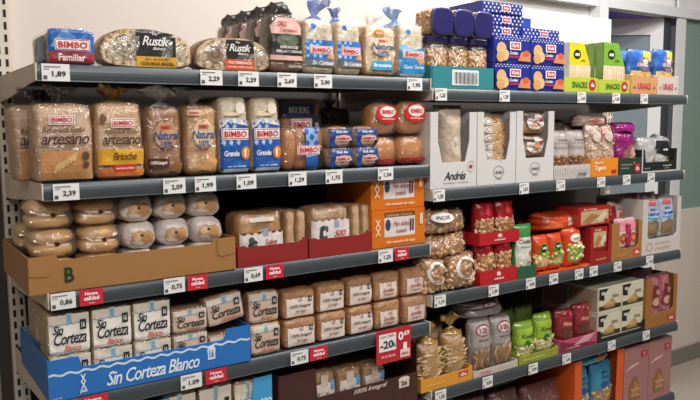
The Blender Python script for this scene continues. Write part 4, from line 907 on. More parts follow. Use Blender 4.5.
# blue snack bags in two card trays
for i, (a, b, pt, col, lab) in enumerate(((631, 657, 76.5, '#cf9a68', 'tan card tray with red lettering at the right end of top shelf'), (657.5, 678, 77, '#cfc3b6', 'pale grey card tray with pink lettering at the right end of top shelf'))):
    cx, w = span(a, b, Z, .03, 0); h = hgt(pt, cx, Z, 0)
    carton('card_tray', lab, 0, 0, Z, .26, h, h*1.05, h*1.45, col, [('t', 'URAKE', 0, .42, 1.0, .34, '#c8443c' if i == 0 else '#c2305a', 'b'), ('t', 'xxx', -.75, .35, .2, .12, '#7a4a2c'), ('t', 'xxx', .75, .35, .2, .12, '#7a4a2c')], Y=0, cw=.04, inner='#b07c4c', x01=(cx-w/2, cx+w/2-.001))
    bagm = mat('#2f5f98', .35, .6, .35, 30)
    for k in range(5 if i == 0 else 3):
        hh = hgt(50, cx, Z, .03)*.98
        pbag(f'blue and yellow snack bag in the {"tan" if i == 0 else "pale grey"} card tray, {cn3[k]} from the front', cx-.002, .008+.048*k, Z+.004, w*.93, hh, .036, short_t, ['#c8964e', '#d9b068'], 24, bagm,
             [('p', [(-.9, .55), (-.9, .95), (-.1, .95), (.3, .6)], '#2d5fae'), ('p', [(.0, .8), (.2, .97), (.9, .95), (.85, .7)], '#e3c53a'), ('p', [(-.5, .62), (-.1, .85), (.5, .78), (.6, .5), (.0, .48)], '#7b6a86'), ('e', .2, .72, .25, .06, '#e8dcc0'), ('t', 'URAKE', .0, .64, .8, .08, '#e8e0d8', 'b')],
             reg=(-.8, .05, .8, .5), seed=90+k+10*i, group='blue snack bags on the right top shelf', shell=False, pname='crackers')

# ================================================================== RIGHT BAY, second shelf
Z = ZR[1]
def ubox(label, a, b, pt, cutb, specs, seed, tab=.26):
    cx, w = span(a, b, Z, .1, 0); h = hgt(pt, cx, Z, 0); w -= .0015; d = .22; th = .0025
    t = thing('display_box', label, 'carton', 'white display boxes on the second right shelf', (cx, 0, Z))
    m = mat('#d5d3d0', .5, .15, .02, 150)
    e = w/2; c = e-.016*w/.1
    P = [(-e, 0), (e, 0), (e, h), (c, h), (c, h*.62), (e*.50, h*cutb), (-e*.50, h*cutb), (-c, h*.62), (-c, h), (-e, h)]
    bm = bmesh.new(); prism(bm, P, 0, th); fixn(bm); me = mesh(bm, m); link('front_panel', me, t)
    link('lettering', printed(me, w, h, specs, .01, base=.0004, step=.00015, cell=.2), t)
    for xx in (-e, e-th): bm = bmesh.new(); bx(bm, xx, xx+th, th, d, 0, h); link('side_panel', mesh(bm, m), t)
    bm = bmesh.new(); bx(bm, -e+th, e-th, d-th, d, 0, h); link('back_panel', mesh(bm, m), t)
    bm = bmesh.new(); bx(bm, -e+th, e-th, th, d-th, 0, .002); link('bottom_panel', mesh(bm, m), t)
    t['w'] = w; t['h'] = h
    return t
b1 = ubox('white display box with large handwritten name, first from the left', 430, 476.5, 112, .34, [('t', 'Andrés', .05, .16, .95, .11, '#1b1a1c', 's'), ('t', 'panaderos artesanos', .1, .065, 1.1, .025, '#8a6a6a'), ('o', .74, .27, .16, .075, .08, '#9a5a62'), ('e', .74, .27, .08, .025, '#b8323c')], 1)
b2 = ubox('white display box with round black emblem holding curled crisps', 477, 515.5, 112, .34, [('o', .1, .17, .28, .085, .08, '#3a3638'), ('t', 'Andrés', .1, .17, .42, .05, '#2a2628', 's'), ('r', -.05, .07, .25, .078, '#3a3638')], 2)
b3 = ubox('white display box with round black emblem holding two bags, third from the left', 516, 553.5, 111, .34, [('o', -.02, .19, .28, .085, .08, '#3a3638'), ('t', 'Andrés', -.02, .19, .42, .05, '#2a2628', 's'), ('r', -.15, .09, .15, .098, '#3a3638')], 3)
pap = mat('#c9b49c', .5, .3, .5, 25)
pbag('cream crumpled snack bag standing in the first white display box', b1.location.x+.012, .006, Z+.003, b1['w']*.62, b1['h']*1.08, .075, None, [], 0, pap, [('p', [(-.2, .62), (.5, .8), (.6, .3), (-.3, .25)], '#bfa88e'), ('e', 0, .5, .3, .12, '#d6c6b4')], group='bags in the white display boxes', seed=101, pinch=.5)
for k in range(2): pbag(f'cream snack bag {"second" if k == 0 else "last"} in the first white display box, behind the crumpled one', b1.location.x+.004, .105+.05*k, Z+.003, b1['w']*.7, b1['h']*1.0, .045, None, [], 0, pap, group='bags in the white display boxes', seed=103+k)
chipb = mat('#c49a6c', .5, .4, .3, 40)
pbag('clear bag of curled orange crisps in the second white display box', b2.location.x+.017, .010, Z+.003, b2['w']*.52, b2['h']*.96, .06, short_t, ['#c9904e', '#d8a868', '#b87a3c'], 110, chipb, None, group='bags in the white display boxes', seed=105, pname='crisps')
wb2 = pbag('clear bag with white round badges at the left in the second white display box', b2.location.x-.022, .008, Z+.003, b2['w']*.38, b2['h']*.98, .05, None, [], 0, mat('#b9a48e', .4, .5, .4, 30), [x_ for k in range(6) for x_ in (('e', -.1, .30+.115*k, .6, .05, '#e0d6cc'), ('o', -.1, .30+.115*k, .4, .035, .2, '#6a5048'))], group='bags in the white display boxes', seed=106)
wl3 = [('e', .1, .55, .6, .34, '#e3dcd6'), ('o', .15, .48, .42, .26, .1, '#b8746c'), ('e', .15, .48, .3, .16, '#c08a62'), ('r', -.9, .70, .0, .88, '#8d8680'), ('t', 'Andrés', -.4, .79, .8, .12, '#2c2828', 's'), ('e', .5, .66, .12, .1, '#c23a50')]
hh3 = b3['h']*.325
for k, s_ in enumerate(('lower', 'upper')):
    t = bag(f'{s_} brown snack bag with white round label in the third display box', 519, 550, 130, Z, .07, mat('#b58a62', .4, .6, .4, 28), wl3, None, Y=.012, name='snack_bag', cat='snack bag', group='bags in the white display boxes', sb=dict(r=.03, amp=.005), seed=107+k, zoff=.0)
    f = hh3/t['h']; t.scale = (.92, 1, f); t.location = (b3.location.x, .012, Z+b3['h']*.335+k*(hh3*1.02)) if True else t.location
bag('hidden lower snack bag carrying the two above in the third display box', 519, 550, 164.5, Z, .07, mat('#b58a62', .4, .6, .4, 28), None, None, Y=.012, name='snack_bag', cat='snack bag', group='bags in the white display boxes', sb=dict(r=.01, amp=.001), seed=109, zoff=.003).scale = (.9, 1, 1)
# patterned tray + nut bags
cx, w = span(554, 590.5, Z, .03, 0); h = hgt(165, cx, Z, 0)
carton('patterned_tray', 'pale grey tray with branch pattern under silvery nut bags', 0, 0, Z, .24, h, h, h, '#c6c1bb', [('r', -.95+.13*i, .1+.1*(i % 3), -.93+.13*i, .8-.1*(i % 2), '#8f8a85') for i in range(15)]+[('t', 'ramas', .5, .3, .5, .2, '#5a5450', 's')], Y=0, lc=False, rc=False, x01=(cx-w/2, cx+w/2-.001))
silv = mat('#a89c94', .35, .6, .5, 30)
hh = hgt(131, cx, Z, .01)
sv = [('r', -.9, .48, .92, .93, '#b3a9a4'), ('w', -.8, .8, .72, .015, .012, 5, '#6a605c'), ('w', -.8, .8, .62, .015, .012, 5, '#7a706c'), ('t', 'frutos secos', .1, .80, 1.1, .05, '#5c524e', 's')]
g = pbag('silvery bag with brown nuts at the bottom, left in the patterned tray', cx-w*.23, .006, Z+.003, w*.50, hh, .06, nut_t, ['#9a6c44', '#b98a5c', '#7a5234'], 60, silv, sv, reg=(-.85, .12, .85, .45), group='silvery nut bags', seed=110, shell=False, sk=.5)
dup(g, 'silvery bag with brown nuts at the bottom, right in the patterned tray', (cx+w*.24, .008, Z+.003))
for k in range(2):
    bgx = dup(g, f'silvery nut bag of the rear rank in the patterned tray, {"left" if k == 0 else "right"} one', (cx+w*(.24 if k else -.23), .085, Z+.003))
    pbag(f'dark bag of brown fruit lying on top of the silvery bags, {"left" if k == 0 else "right"} one', cx+w*(.22 if k else -.24), .09, Z+hh*.80, w*.46, hh*.44, .06, chip_t, ['#4a3428', '#5e4434', '#3a2820'], 50, mat('#4a382e', .4, .5, .3, 30), None, group='dark bags lying on top', seed=112+k)
# orange tray, cream bags
cx, w = span(591, 618, Z, .03, 0); h = hgt(158.5, cx, Z, 0)
carton('orange_tray', 'bright orange tray printed with white word Tigers under cream snack bags', 0, 0, Z, .24, h, h, h, '#e88a1e', [('t', 'Palitos de', -.45, .78, .7, .16, '#fbe8cc', 's'), ('t', 'Tigers', -.35, .45, .85, .34, '#fdf0dc', 'b'), ('r', .5, .12, .88, .34, '#c2283a')], Y=0, lc=False, rc=False, x01=(cx-w/2, cx+w/2-.001))
hh = hgt(124, cx, Z, .01)
creamb = mat('#cfa994', .4, .6, .4, 28)
g = pbag('cream bag of pale crackers with pink print in the orange tray', cx-w*.24, .006, Z+.003, w*.5, hh, .06, short_t, ['#d9bda0', '#e6d2b8', '#c9a88a'], 70, creamb, [('p', [(.2, .7), (.35, .95), (.6, .9), (.4, .6)], '#b8485a'), ('e', -.3, .75, .4, .1, '#d8c8c0')], reg=(-.85, .3, .85, .8), group='cream cracker bags', seed=115, pname='crackers')
dup(g, 'cream bag of pale crackers nearest the purple bag in the orange tray', (cx+w*.25, .010, Z+.003))
pbag('crumpled white and pink cracker bag lying across the tops of the cream bags', cx-.01, .02, Z+hh*.96, w*1.1, hh*.22, .09, None, [], 0, mat('#d3b7aa', .35, .7, .6, 24), [('p', [(.3, .1), (.5, .9), (.9, .7), (.8, .2)], '#a82a4c'), ('p', [(-.7, .4), (-.2, .7), (.1, .5), (-.3, .3)], '#b8605a')], group='cream cracker bags', seed=117)
for k in range(2): dup(g, f'cream cracker bag of the rear rank, {"left" if k == 0 else "right"} one', (cx+w*(.25 if k else -.24), .095, Z+.003))
# dark green tray with purple bags
cx, w = span(618.5, 641, Z, .03, 0); h = hgt(158, cx, Z, 0)
carton('dark_green_tray', 'dark green tray with a red square under the purple topped bag', 0, 0, Z, .24, h, h, h, '#26392c', [('t', 'mezcla de nueces', -.3, .62, 1.0, .16, '#9db39e'), ('t', 'tostadas', -.45, .4, .7, .14, '#9db39e'), ('r', .42, .08, .90, .62, '#c2283a'), ('t', 'dia', .66, .36, .32, .28, '#f4dcdc', 'b')], Y=0, lc=False, rc=False, x01=(cx-w/2, cx+w/2-.001))
hh = hgt(133, cx, Z, .01)
pur = mat('#8c1f6c', .3, .7, .5, 30)
pbag('purple topped snack bag with brown nuts in the dark green tray', cx+.004, .006, Z+.003, w*.88, hh, .06, nut_t, ['#a87a58', '#c49a74'], 30, pur, [('p', [(-.7, .12), (-.6, .5), (-.1, .68), (.6, .72), (.88, .4), (.85, .12)], '#8a6258'), ('p', [(-.1, .3), (.1, .62), (.6, .66), (.7, .35)], '#c0968a'), ('e', .3, .4, .2, .08, '#d0aa94')], reg=(0, .25, .8, .55), group='purple bags', seed=120, shell=False)
pbag('purple snack bag of the second rank leaning above the dark green tray', cx-.006, .085, Z+.003, w*.9, hh*1.12, .05, None, [], 0, pur, None, group='purple bags', seed=121)
pbag('bright magenta crumpled bag end resting on the purple topped bag', cx+.018, .02, Z+hh*1.0, w*.95, hh*.26, .07, None, [], 0, mat('#b01f86', .3, .7, .6, 26), None, group='purple bags', seed=122)
# black box with white bags
cx, w = span(641.5, 677.5, Z, .04, 0); h = hgt(149, cx, Z, 0)
carton('black_tray', 'black display tray edged in white at the right end of the second shelf', 0, 0, Z, .22, h*.45, h, h, '#1c1f1d', [('r', -.995, 0, -.93, 1, '#c9c7c2'), ('r', .93, 0, .995, 1, '#c9c7c2'), ('r', -.995, 0, .995, .07, '#c9c7c2'), ('t', 'snack', -.7, .2, .3, .07, '#b9b9b5'), ('t', 'snack', .4, .28, .5, .08, '#d9d9d5'), ('t', 'sabor', .4, .17, .3, .05, '#b9b9b5')], Y=0, cw=.08, x01=(cx-w/2, cx+w/2))
hh = hgt(138, cx, Z, .01)
wbm = mat('#b4b2b0', .35, .6, .5, 26)
pbag('white crumpled snack bag in the black tray, left one', cx-w*.20, .008, Z+.003, w*.48, hh, .06, None, [], 0, wbm, [('p', [(.1, .3), (.3, .5), (.8, .45), (.6, .2)], '#c8a678')], group='white and black bags', seed=124)
pbag('black topped snack bag in the black tray, right one', cx+w*.20, .008, Z+.003, w*.46, hh*.98, .06, None, [], 0, wbm, [('p', [(-.9, .55), (-.7, .97), (.6, .97), (.9, .5), (.4, .40)], '#1d1d1f'), ('r', -.3, .62, .3, .66, '#d0d0d0'), ('p', [(.0, .1), (.1, .38), (.8, .35), (.7, .1)], '#2a2622'), ('e', .2, .26, .3, .08, '#c8a678')], group='white and black bags', seed=125)
pbag('white bag end lying askew over the right side of the black tray', cx+w*.36, .03, Z+hh*.72, w*.34, hh*.34, .07, None, [], 0, wbm, None, group='white and black bags', seed=126, rot=(0, .25, 0))

# ================================================================== RIGHT BAY, third shelf
Z = ZR[2]
nutc = ['#d9b07a', '#c4935c', '#e6c79a', '#b8824c']; nutb = mat('#a8784a', .5, .4, .3, 60, .25)
xa, wa = span(422, 448, Z, .08, .0); xb, wb_ = span(449, 480, Z, .08, .0); hn = hgt(254, xb, Z, 0)
ringl = [('o', .0, .62, .62, .30, .22, '#e4ddd6'), ('t', 'PEPE SOL', .0, .85, .6, .05, '#4a4038', 'b'), ('t', 'PIPOS', -.1, .38, .5, .05, '#4a4038', 'b'), ('t', 'PICOS', .52, .62, .09, .26, '#4a4038', 'b')]
g = pbag('bag of large peanuts with white ring label beside the wholemeal packs', xa, -.002, Z, wa*1.08, hn*.98, .075, nut_t, nutc, 150, nutb, ringl, group='peanut bags on the third right shelf', seed=130, pinch=.25)
pbag('bag of large peanuts with white ring label standing beside the red almond tray', xb, .0, Z, wb_*1.02, hn, .075, nut_t, nutc, 160, nutb, ringl, group='peanut bags on the third right shelf', seed=131, pinch=.25)
xm = (xa+xb)/2+.004; z1 = Z+hn*.93; hl = (ZA(208, xm, .03)-z1)/2
for k, s_ in enumerate(('lower', 'upper')):
    t = pbag(f'bag of peanuts lying flat on the standing ones, {s_} of two', xm-.006*k, .012, z1+hl*k, (wa+wb_)*1.0, hl*.99, .13, nut_t, nutc, 120, nutb, [('e', -.25, .7, .34, .2, '#d9d4cc'), ('t', 'PICOS', -.25, .7, .4, .14, '#4a4038', 'b')] if k else None, group='peanut bags on the third right shelf', seed=133+k, pinch=.2)
for k in range(2): pbag(f'shaded peanut bag standing in the second rank, {"left" if k == 0 else "right"} one', xa+.06*k, .10, Z, wa, hn, .07, nut_t, nutc, 60, nutb, None, group='peanut bags on the third right shelf', seed=136+k, shell=False)
# red almond trays, two tiers
redm = mat('#a3161f', .3, .7, .5, 30)
def almonds(z, s_, a, b, ptray, pbase, ptop, wf=1):
    cx, w = span(a, b, z, .03, 0); h = ZA(ptray, cx, 0)-z
    carton('red_almond_tray', f'{s_} red tray of almond bags on the third right shelf', 0, 0, z, .17, h, h, h, '#b8161f', [('e', 0, .70, .10, .14, '#f1d9d4'), ('t', 'Casa', 0, .62, .22, .16, '#f6e6e2', 'b'), ('t', 'ALMENDRAS', 0, .34, .55, .14, '#f6e6e2', 'b')], Y=0, lc=False, rc=False, x01=(cx-w/2, cx+w/2-.001))
    hh = ZA(ptop, cx, .02)-z-.003
    for k in range(2):
        pbag(f'{s_} tray, {"left" if k == 0 else "right"} red topped bag of almonds', cx+(k-.5)*w*.49, .008, z+.003, w*.47, hh, .055, almond_t, ['#c9986a', '#dab488', '#a87448'], 80, redm, [('p', [(-.3, .70), (.0, .92), (.2, .9), (.1, .66)], '#c8404a')], reg=(-.85, .25, .85, .56), group='red topped almond bags', seed=140+k+int(z*10), shell=False, pname='almonds', sk=.3)
    return h
almonds(Z, 'lower', 480, 517, 269, 0, 231)
cx_, _ = span(480, 517, Z, .03, 0)
z2 = ZA(243.5, cx_, 0)
almonds(z2, 'upper', 479.5, 519.5, 231.5, 0, 200)
# green bag with tray
cx, w = span(517.5, 536.5, Z, .1, 0); h = hgt(266, cx, Z, 0)
carton('small_green_tray', 'dark green tray under the green and white nut bag', 0, 0, Z, .16, h, h, h*1.5, '#2c5a36', None, Y=0, lc=False, rc=False, x01=(cx-w/2, cx+w/2-.001))
hh = hgt(226, cx, Z, 0)
pbag('green and white bag of pistachios beside the red almond trays', cx, .007, Z+.003, w*.95, hh, .04, nut_t, ['#b9a06a', '#8c9a5c', '#cdb88a'], 22, mat('#3f8a48', .35, .6, .3, 30), [('r', -.85, .12, .85, .76, '#d6d8cc'), ('t', 'Cocktail', .0, .68, 1.2, .08, '#3a5a3c', 's'), ('t', 'frutos secos', .0, .58, 1.0, .05, '#6a7a6a'), ('e', .45, .44, .2, .06, '#d86a4c')], reg=(-.7, .12, .7, .36), group='green bags', seed=150, shell=False)
# orange tray of popcorn bags
cx, w = span(538.5, 590, Z, .03, 0); h = hgt(268, cx, Z, 0)
carton('orange_snack_tray', 'orange tray of popcorn bags in the middle of third right shelf', 0, 0, Z, .30, h, h, h, '#d9541e', [('t', 'mix de palomitas', -.5, .5, .6, .12, '#f6c8a4'), ('t', 'dia', .78, .5, .16, .3, '#fbe6dc', 'b'), ('r', .62, .2, .64, .9, '#c23a3a')], Y=0, lc=False, rc=False, x01=(cx-w/2, cx+w/2-.001))
orm = mat('#d5491f', .35, .6, .4, 28)
hh = hgt(234, cx, Z, .01)
for k in range(2):
    pbag(f'orange bag with green and black circles in the orange tray, {"left" if k == 0 else "right"} one', cx-w*.36+k*w*.27, .008, Z+.003, w*.27, hh, .05, chip_t, ['#e0d3a8', '#8aa03c', '#d9b880'], 20, orm, [('e', .0, .62, .6, .18, '#5c8a2c'), ('e', -.1, .66, .34, .11, '#1d2218'), ('r', -.3, .64, .3, .70, '#e8e8e0'), ('e', .3, .5, .3, .10, '#8aa83a')], reg=(-.85, .2, .85, .48), group='popcorn bags in the orange tray', seed=155+k, pname='popcorn', shell=False, sk=.4)
pbag('orange bag with white oval label leaning right in the orange tray', cx+w*.28, .004, Z+.003, w*.36, hh*1.12, .06, chip_t, ['#e0cfa4', '#c9a878', '#9ab04c'], 26, orm, [('e', -.05, .74, .5, .10, '#e9ddd0'), ('t', 'wok', -.05, .74, .5, .07, '#3a5a2c', 's')], reg=(-.75, .2, .75, .6), rot=(0, -.10, 0), group='popcorn bags in the orange tray', seed=158, pname='popcorn', shell=False, sk=.4)
pbag('orange bag lying across the top of the popcorn bags', cx+w*.12, .03, Z+hh*1.04, w*.72, hh*.50, .12, None, [], 0, orm, [('p', [(.1, .3), (.2, .75), (.7, .7), (.75, .35)], '#ddd0c0'), ('t', 'wok', .4, .55, .3, .2, '#3a5a2c', 's'), ('p', [(-.8, .2), (-.6, .6), (-.2, .5), (-.1, .2)], '#e8743c')], group='popcorn bags in the orange tray', seed=159)
for k in range(2): pbag(f'orange bag standing in the shade at the rear of the orange tray, {"left" if k == 0 else "right"} one', cx+w*(.1+.25*k), .15, Z+.003, w*.3, hh, .05, None, [], 0, orm, None, group='popcorn bags in the orange tray', seed=161+k)
# red and cream biscuit boxes
rspec = [('r', -.85, .10, .85, .80, '#d0ad86'), ('p', [(-.8, .2), (-.2, .65), (.3, .5), (-.3, .1)], '#b07c4c'), ('p', [(.1, .3), (.6, .7), (.8, .55), (.35, .15)], '#e4d2b4'), ('r', -.9, .82, .9, .96, '#b8241f'), ('t', 'Pan Tostado', -.3, .89, .8, .09, '#f6e0d0', 'b'), ('r', .6, .12, .82, .28, '#a82020')]
cx, w = span(590.5, 611, Z, .04, 0); h1 = ZA(225, cx, 0)-Z
tt = carton('red_open_box', 'tall red open box of toast packs beside the kraft heart carton', 0, 0, Z, .20, h1*.30, h1*.98, h1, '#9c1d1d', [('t', 'tostado', .0, .14, 1.0, .07, '#d8a07a', 's')], Y=0, cw=.10, x01=(cx-w/2, cx+w/2-.001))
box('toast_pack', 'cream and red toast pack standing inside the tall red open box', w*.72, .10, h1*.56, '#a8261f', rspec, 'box', 'toast packs', (cx, .006, Z+.003+h1*.36))
box('toast_pack', 'lower red toast pack inside the tall red open box', w*.72, .10, h1*.355, '#8f1f1c', None, 'box', 'toast packs', (cx, .006, Z+.003))
xq, wq = span(577, 611, Z, .2, .01); hq = ZA(206.5, xq, .01)-(Z+h1+.001)
for k, (aa, bb, yy) in enumerate(((578, 610, .008), (556, 577, .06), (537, 555, .08), (518, 536, .10))):
    xk, wk = span(aa, bb, Z, .2, yy)
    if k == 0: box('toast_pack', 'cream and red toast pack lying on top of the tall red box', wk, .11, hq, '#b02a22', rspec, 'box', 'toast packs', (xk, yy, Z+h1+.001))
    else:  # rear packs: shade is put into darker red body colours
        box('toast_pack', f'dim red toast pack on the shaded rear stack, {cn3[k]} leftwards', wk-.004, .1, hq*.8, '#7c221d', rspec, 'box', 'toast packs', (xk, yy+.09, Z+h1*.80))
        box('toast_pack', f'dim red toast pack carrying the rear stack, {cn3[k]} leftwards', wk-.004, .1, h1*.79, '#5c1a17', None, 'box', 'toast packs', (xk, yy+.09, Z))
# kraft heart carton
def winbox(name, label, a, b, pt, col, win, Y=0, d=.20, specs=None, group=None):
    """carton with a window cut in the front: win = (u0,v0,u1,v1)"""
    cx, w = span(a, b, Z, .1, Y); w -= .0015; h = hgt(pt, cx, Z, Y); th = .0025; m = mat(col, .55, .15, .02, 150)
    t = thing(name, label, 'carton', group, (cx, Y, Z)); e = w/2; u0, v0, u1, v1 = win
    bm = bmesh.new()
    k = .012
    if v1 >= .995:
        prism(bm, [(-e, 0), (e, 0), (e, h), (u1*e, h), (u1*e, v0*h+k), (u1*e-k, v0*h), (u0*e+k, v0*h), (u0*e, v0*h+k), (u0*e, h), (-e, h)], 0, th)
    else:
        bx(bm, -e, u0*e, 0, th, 0, h); bx(bm, u1*e, e, 0, th, 0, h); bx(bm, u0*e, u1*e, 0, th, 0, v0*h); bx(bm, u0*e, u1*e, 0, th, v1*h, h)
    fixn(bm); me = mesh(bm, m); link('front_panel', me, t)
    if specs: link('lettering', printed(me, w, h, specs, .01, base=.0004, step=.00015, cell=.2), t)
    for xx in (-e, e-th): bm = bmesh.new(); bx(bm, xx, xx+th, th, d, 0, h); link('side_panel', mesh(bm, m), t)
    bm = bmesh.new(); bx(bm, -e+th, e-th, d-th, d, 0, h); link('back_panel', mesh(bm, m), t)
    bm = bmesh.new(); bx(bm, -e+th, e-th, th, d-th, 0, .002); link('bottom_panel', mesh(bm, m), t)
    return t, cx, w, h
t, cx, w, h = winbox('kraft_heart_carton', 'kraft display carton of pink and white packs with red heart biscuits', 611.5, 641.5, 222, '#a8773f', (-.5, .30, .80, 1.0), specs=[('r', .45, .08, .9, .24, '#d8351f'), ('t', 'dia', .68, .16, .3, .1, '#fbe6dc', 'b'), ('t', 'corazones', -.4, .13, .7, .07, '#c9965c', 's')])
pk = mat('#d9b4ac', .35, .5, .3, 30)
for k in range(2):
    pbag(f'white pack with a round red biscuit picture in the kraft carton, {"left" if k == 0 else "right"} one', cx+.15*w/2+(k-.5)*w*.34, .004, Z+.03, w*.33, h*.86, .04, None, [], 0, mat('#d8c4b4', .35, .5, .3, 30), [('p', [(-.9, .6), (-.9, .97), (.9, .97), (.9, .72), (.0, .62)], '#d98a9c'), ('e', -.1, .40, .5, .16, '#b8442c'), ('e', -.15, .42, .3, .08, '#d98a5c'), ('p', [(.5 if k == 0 else -.9, .05), (.5 if k == 0 else -.9, .8), (.9 if k == 0 else -.5, .8), (.9 if k == 0 else -.5, .05)], '#b02c50')], group='pink biscuit packs', seed=170+k)
pbag('pink pack with red circles standing tilted above the kraft carton', cx-.002, .04, Z+h*.86, w*.50, h*.62, .05, None, [], 0, pk, [('p', [(-.9, .1), (-.9, .8), (-.5, .85), (-.2, .1)], '#9c1d2c'), ('e', .3, .5, .35, .12, '#b8442c'), ('e', .0, .3, .3, .1, '#c25a3c'), ('t', 'galleta', .2, .75, .8, .06, '#8c2c3c', 's')], group='pink biscuit packs', seed=173, rot=(0, .2, 0))
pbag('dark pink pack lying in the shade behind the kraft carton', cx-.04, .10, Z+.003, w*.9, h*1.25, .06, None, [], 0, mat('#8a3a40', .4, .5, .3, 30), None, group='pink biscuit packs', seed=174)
# white rice cake carton
t, cx, w, h = winbox('rice_cake_carton', 'white display carton of rice cake bags at the right end of third shelf', 642, 680, 198, '#cfc8c0', (-.74, .28, .80, 1.0), specs=[('o', -.62, .14, .17, .08, .3, '#c8988c'), ('t', 'sin gluten', .05, .19, .8, .05, '#c8948c'), ('t', 'arroz inflado', .05, .10, .8, .05, '#c8948c')])
for k in range(2):
    pbag(f'blue and white bag of rice cakes in the white carton, {"left" if k == 0 else "right"} one', cx+.03*w/2+(k-.5)*w*.385, .004, Z+h*.25, w*.38, h*.74, .045, None, [], 0, mat('#b9b9c0', .35, .5, .3, 30), [('r', -.95, .12, .95, .5, '#8d7756'), ('p', [(-.95, .38), (.0, .5), (.95, .36), (.95, .95), (-.95, .95)], '#a9b8cc'), ('r', -.7, .6, .6, .66, '#2c5aa8'), ('r', -.7, .52, .4, .55, '#3c9ac8'), ('p', [(-.9, .84), (-.5, .97), (.6, .97), (.2, .84)], '#c05a5c'), ('t', 'bio', -.2, .76, .6, .06, '#2c4a88', 'b')], group='rice cake bags', seed=180+k)
for k in range(2):
    pbag(f'pale bag top of the rear rank sticking out of the white carton, {"left" if k == 0 else "right"} one', cx+(k-.5)*w*.4, .07, Z+.003, w*.38, h*1.05, .05, None, [], 0, mat('#cbbdb4', .35, .5, .5, 30), [('p', [(-.6, .9), (-.3, .98), (.3, .98), (.0, .9)], '#b8444c')], group='rice cake bags', seed=183+k)

# ================================================================== RIGHT BAY, fourth shelf
Z = ZR[3]
def stray(name, label, a, b, pt, col, specs, d=.26, cw=.05, hs=1.2, raise_=1.12):
    cx, w = span(a, b, Z, .03, 0); h = hgt(pt, cx, Z, 0)
    carton(name, label, 0, 0, Z, d, h, h*raise_, h*hs, col, specs, Y=0, cw=cw, x01=(cx-w/2, cx+w/2-.001))
    return cx, w, h
cx, w, h = stray('yellow_tray', 'golden yellow tray of breadstick bags at the left end of fourth right shelf', 421, 472.5, 374, '#d9982a', [('t', 'palitos de pan', -.45, .40, .8, .18, '#f0c880', 's'), ('r', .45, .42, .82, .80, '#c2283a'), ('t', 'dia', .63, .6, .26, .26, '#f8dcdc', 'b')])
yb = mat('#b08448', .4, .5, .3, 40); stc = ['#d3b07c', '#c09a64', '#e0c698']
hh = hgt(337, cx, Z, .01)
for k in range(2):
    pbag(f'tied clear bag of breadsticks in the yellow tray, {"left" if k == 0 else "right"} one', cx+(k-.5)*w*.48, .008, Z+.003, w*.47, hh*(.92+.08*k), .07, mid_t, stc, 90, yb, None, reg=(-.85, .25, .85, .75), group='breadstick bags', seed=190+k, align='side' if k else 'side', pname='breadsticks', knot=(fyel, .05, .8), pinch=.3)
    pbag(f'breadstick bag in the shade behind the {"left" if k == 0 else "right"} one of the yellow tray', cx+(k-.5)*w*.48, .10, Z+.003, w*.46, hh*1.05, .07, short_t, stc, 40, yb, None, group='breadstick bags', seed=193+k, pname='breadsticks', shell=False)
cx, w, h = stray('white_tray', 'white tray of grey topped breadstick bags', 473.5, 518, 366, '#c2b8aa', [('e', -.45, .45, .3, .3, '#d8a49c'), ('t', 'Villa', -.45, .45, .4, .2, '#b8605c', 's'), ('t', 'palitos', .4, .5, .6, .15, '#a89a8c')])
gb = mat('#8f8580', .35, .6, .4, 28)
hh = hgt(318, cx, Z, .01)
vs_ = [('r', -.9, .50, .9, .95, '#a39a98'), ('e', .0, .80, .62, .11, '#8c3038'), ('e', .0, .80, .54, .085, '#d0c4be'), ('t', 'Villa', .0, .80, .7, .09, '#8c2c34', 's'), ('t', 'palitos caseros', .0, .63, 1.0, .05, '#5a4a48', 's')]
for k in range(2):
    pbag(f'grey bag with red oval name and breadsticks below, {"left" if k == 0 else "right"} in the white tray', cx+(k-.53)*w*.47, .006, Z+.003, w*.48, hh*(1-.02*k), .06, stick_t, ['#a8845c', '#bf9a70', '#8f6c48'], 34, gb, vs_, reg=(-.8, .2, .8, .42), align='up', group='grey breadstick bags', seed=196+k, pname='breadsticks', shell=False, sk=.2)
    dup_ = pbag(f'grey bag lying on top of the grey breadstick bags, {"lower" if k == 0 else "upper"} one', cx-.012*k, .03, Z+hh*(.99+.15*k), w*(.98-.04*k), hh*.19, .12, None, [], 0, gb, [('e', .1, .5, .4, .3, '#7c3840'), ('t', 'Villa', .1, .5, .5, .25, '#d8ccc8', 's')] if k else None, group='grey breadstick bags', seed=198+k)
cx, w, h = stray('olive_tray', 'olive green tray of crouton bags', 519, 558.5, 352, '#8f9a2c', [('t', 'Rosquilletas', -.25, .42, 1.1, .28, '#d6d88a', 's'), ('t', 'dia', .78, .45, .18, .26, '#d88a6c', 'b')])
grb = mat('#7a9a2c', .35, .6, .4, 28); hh = hgt(318, cx, Z, .01)
for k in range(2):
    pbag(f'green bag of croutons with dark leaf emblem in the olive tray, {"left" if k == 0 else "right"} one', cx+(k-.5)*w*.48, .008, Z+.003, w*.47, hh*(.92+.1*k), .055, short_t, ['#c9b87c', '#a8a060', '#d8cc98'], 26, grb, [('r', -.85, .45, .85, .85, '#9aba3c'), ('t', 'Korelia', .0, .66, 1.2, .11, '#2f4a1c', 's'), ('e', -.1, .46, .32, .09, '#2c6a2c')], reg=(-.8, .2, .8, .42), group='green crouton bags', seed=203+k, pname='croutons', shell=False, sk=.4)
    pbag(f'dark green bag in the shade behind the {"left" if k == 0 else "right"} crouton bag', cx+(k-.5)*w*.48, .09, Z+.003, w*.47, hh*1.12, .055, None, [], 0, mat('#54682c', .4, .5, .4, 28), None, group='green crouton bags', seed=206+k)
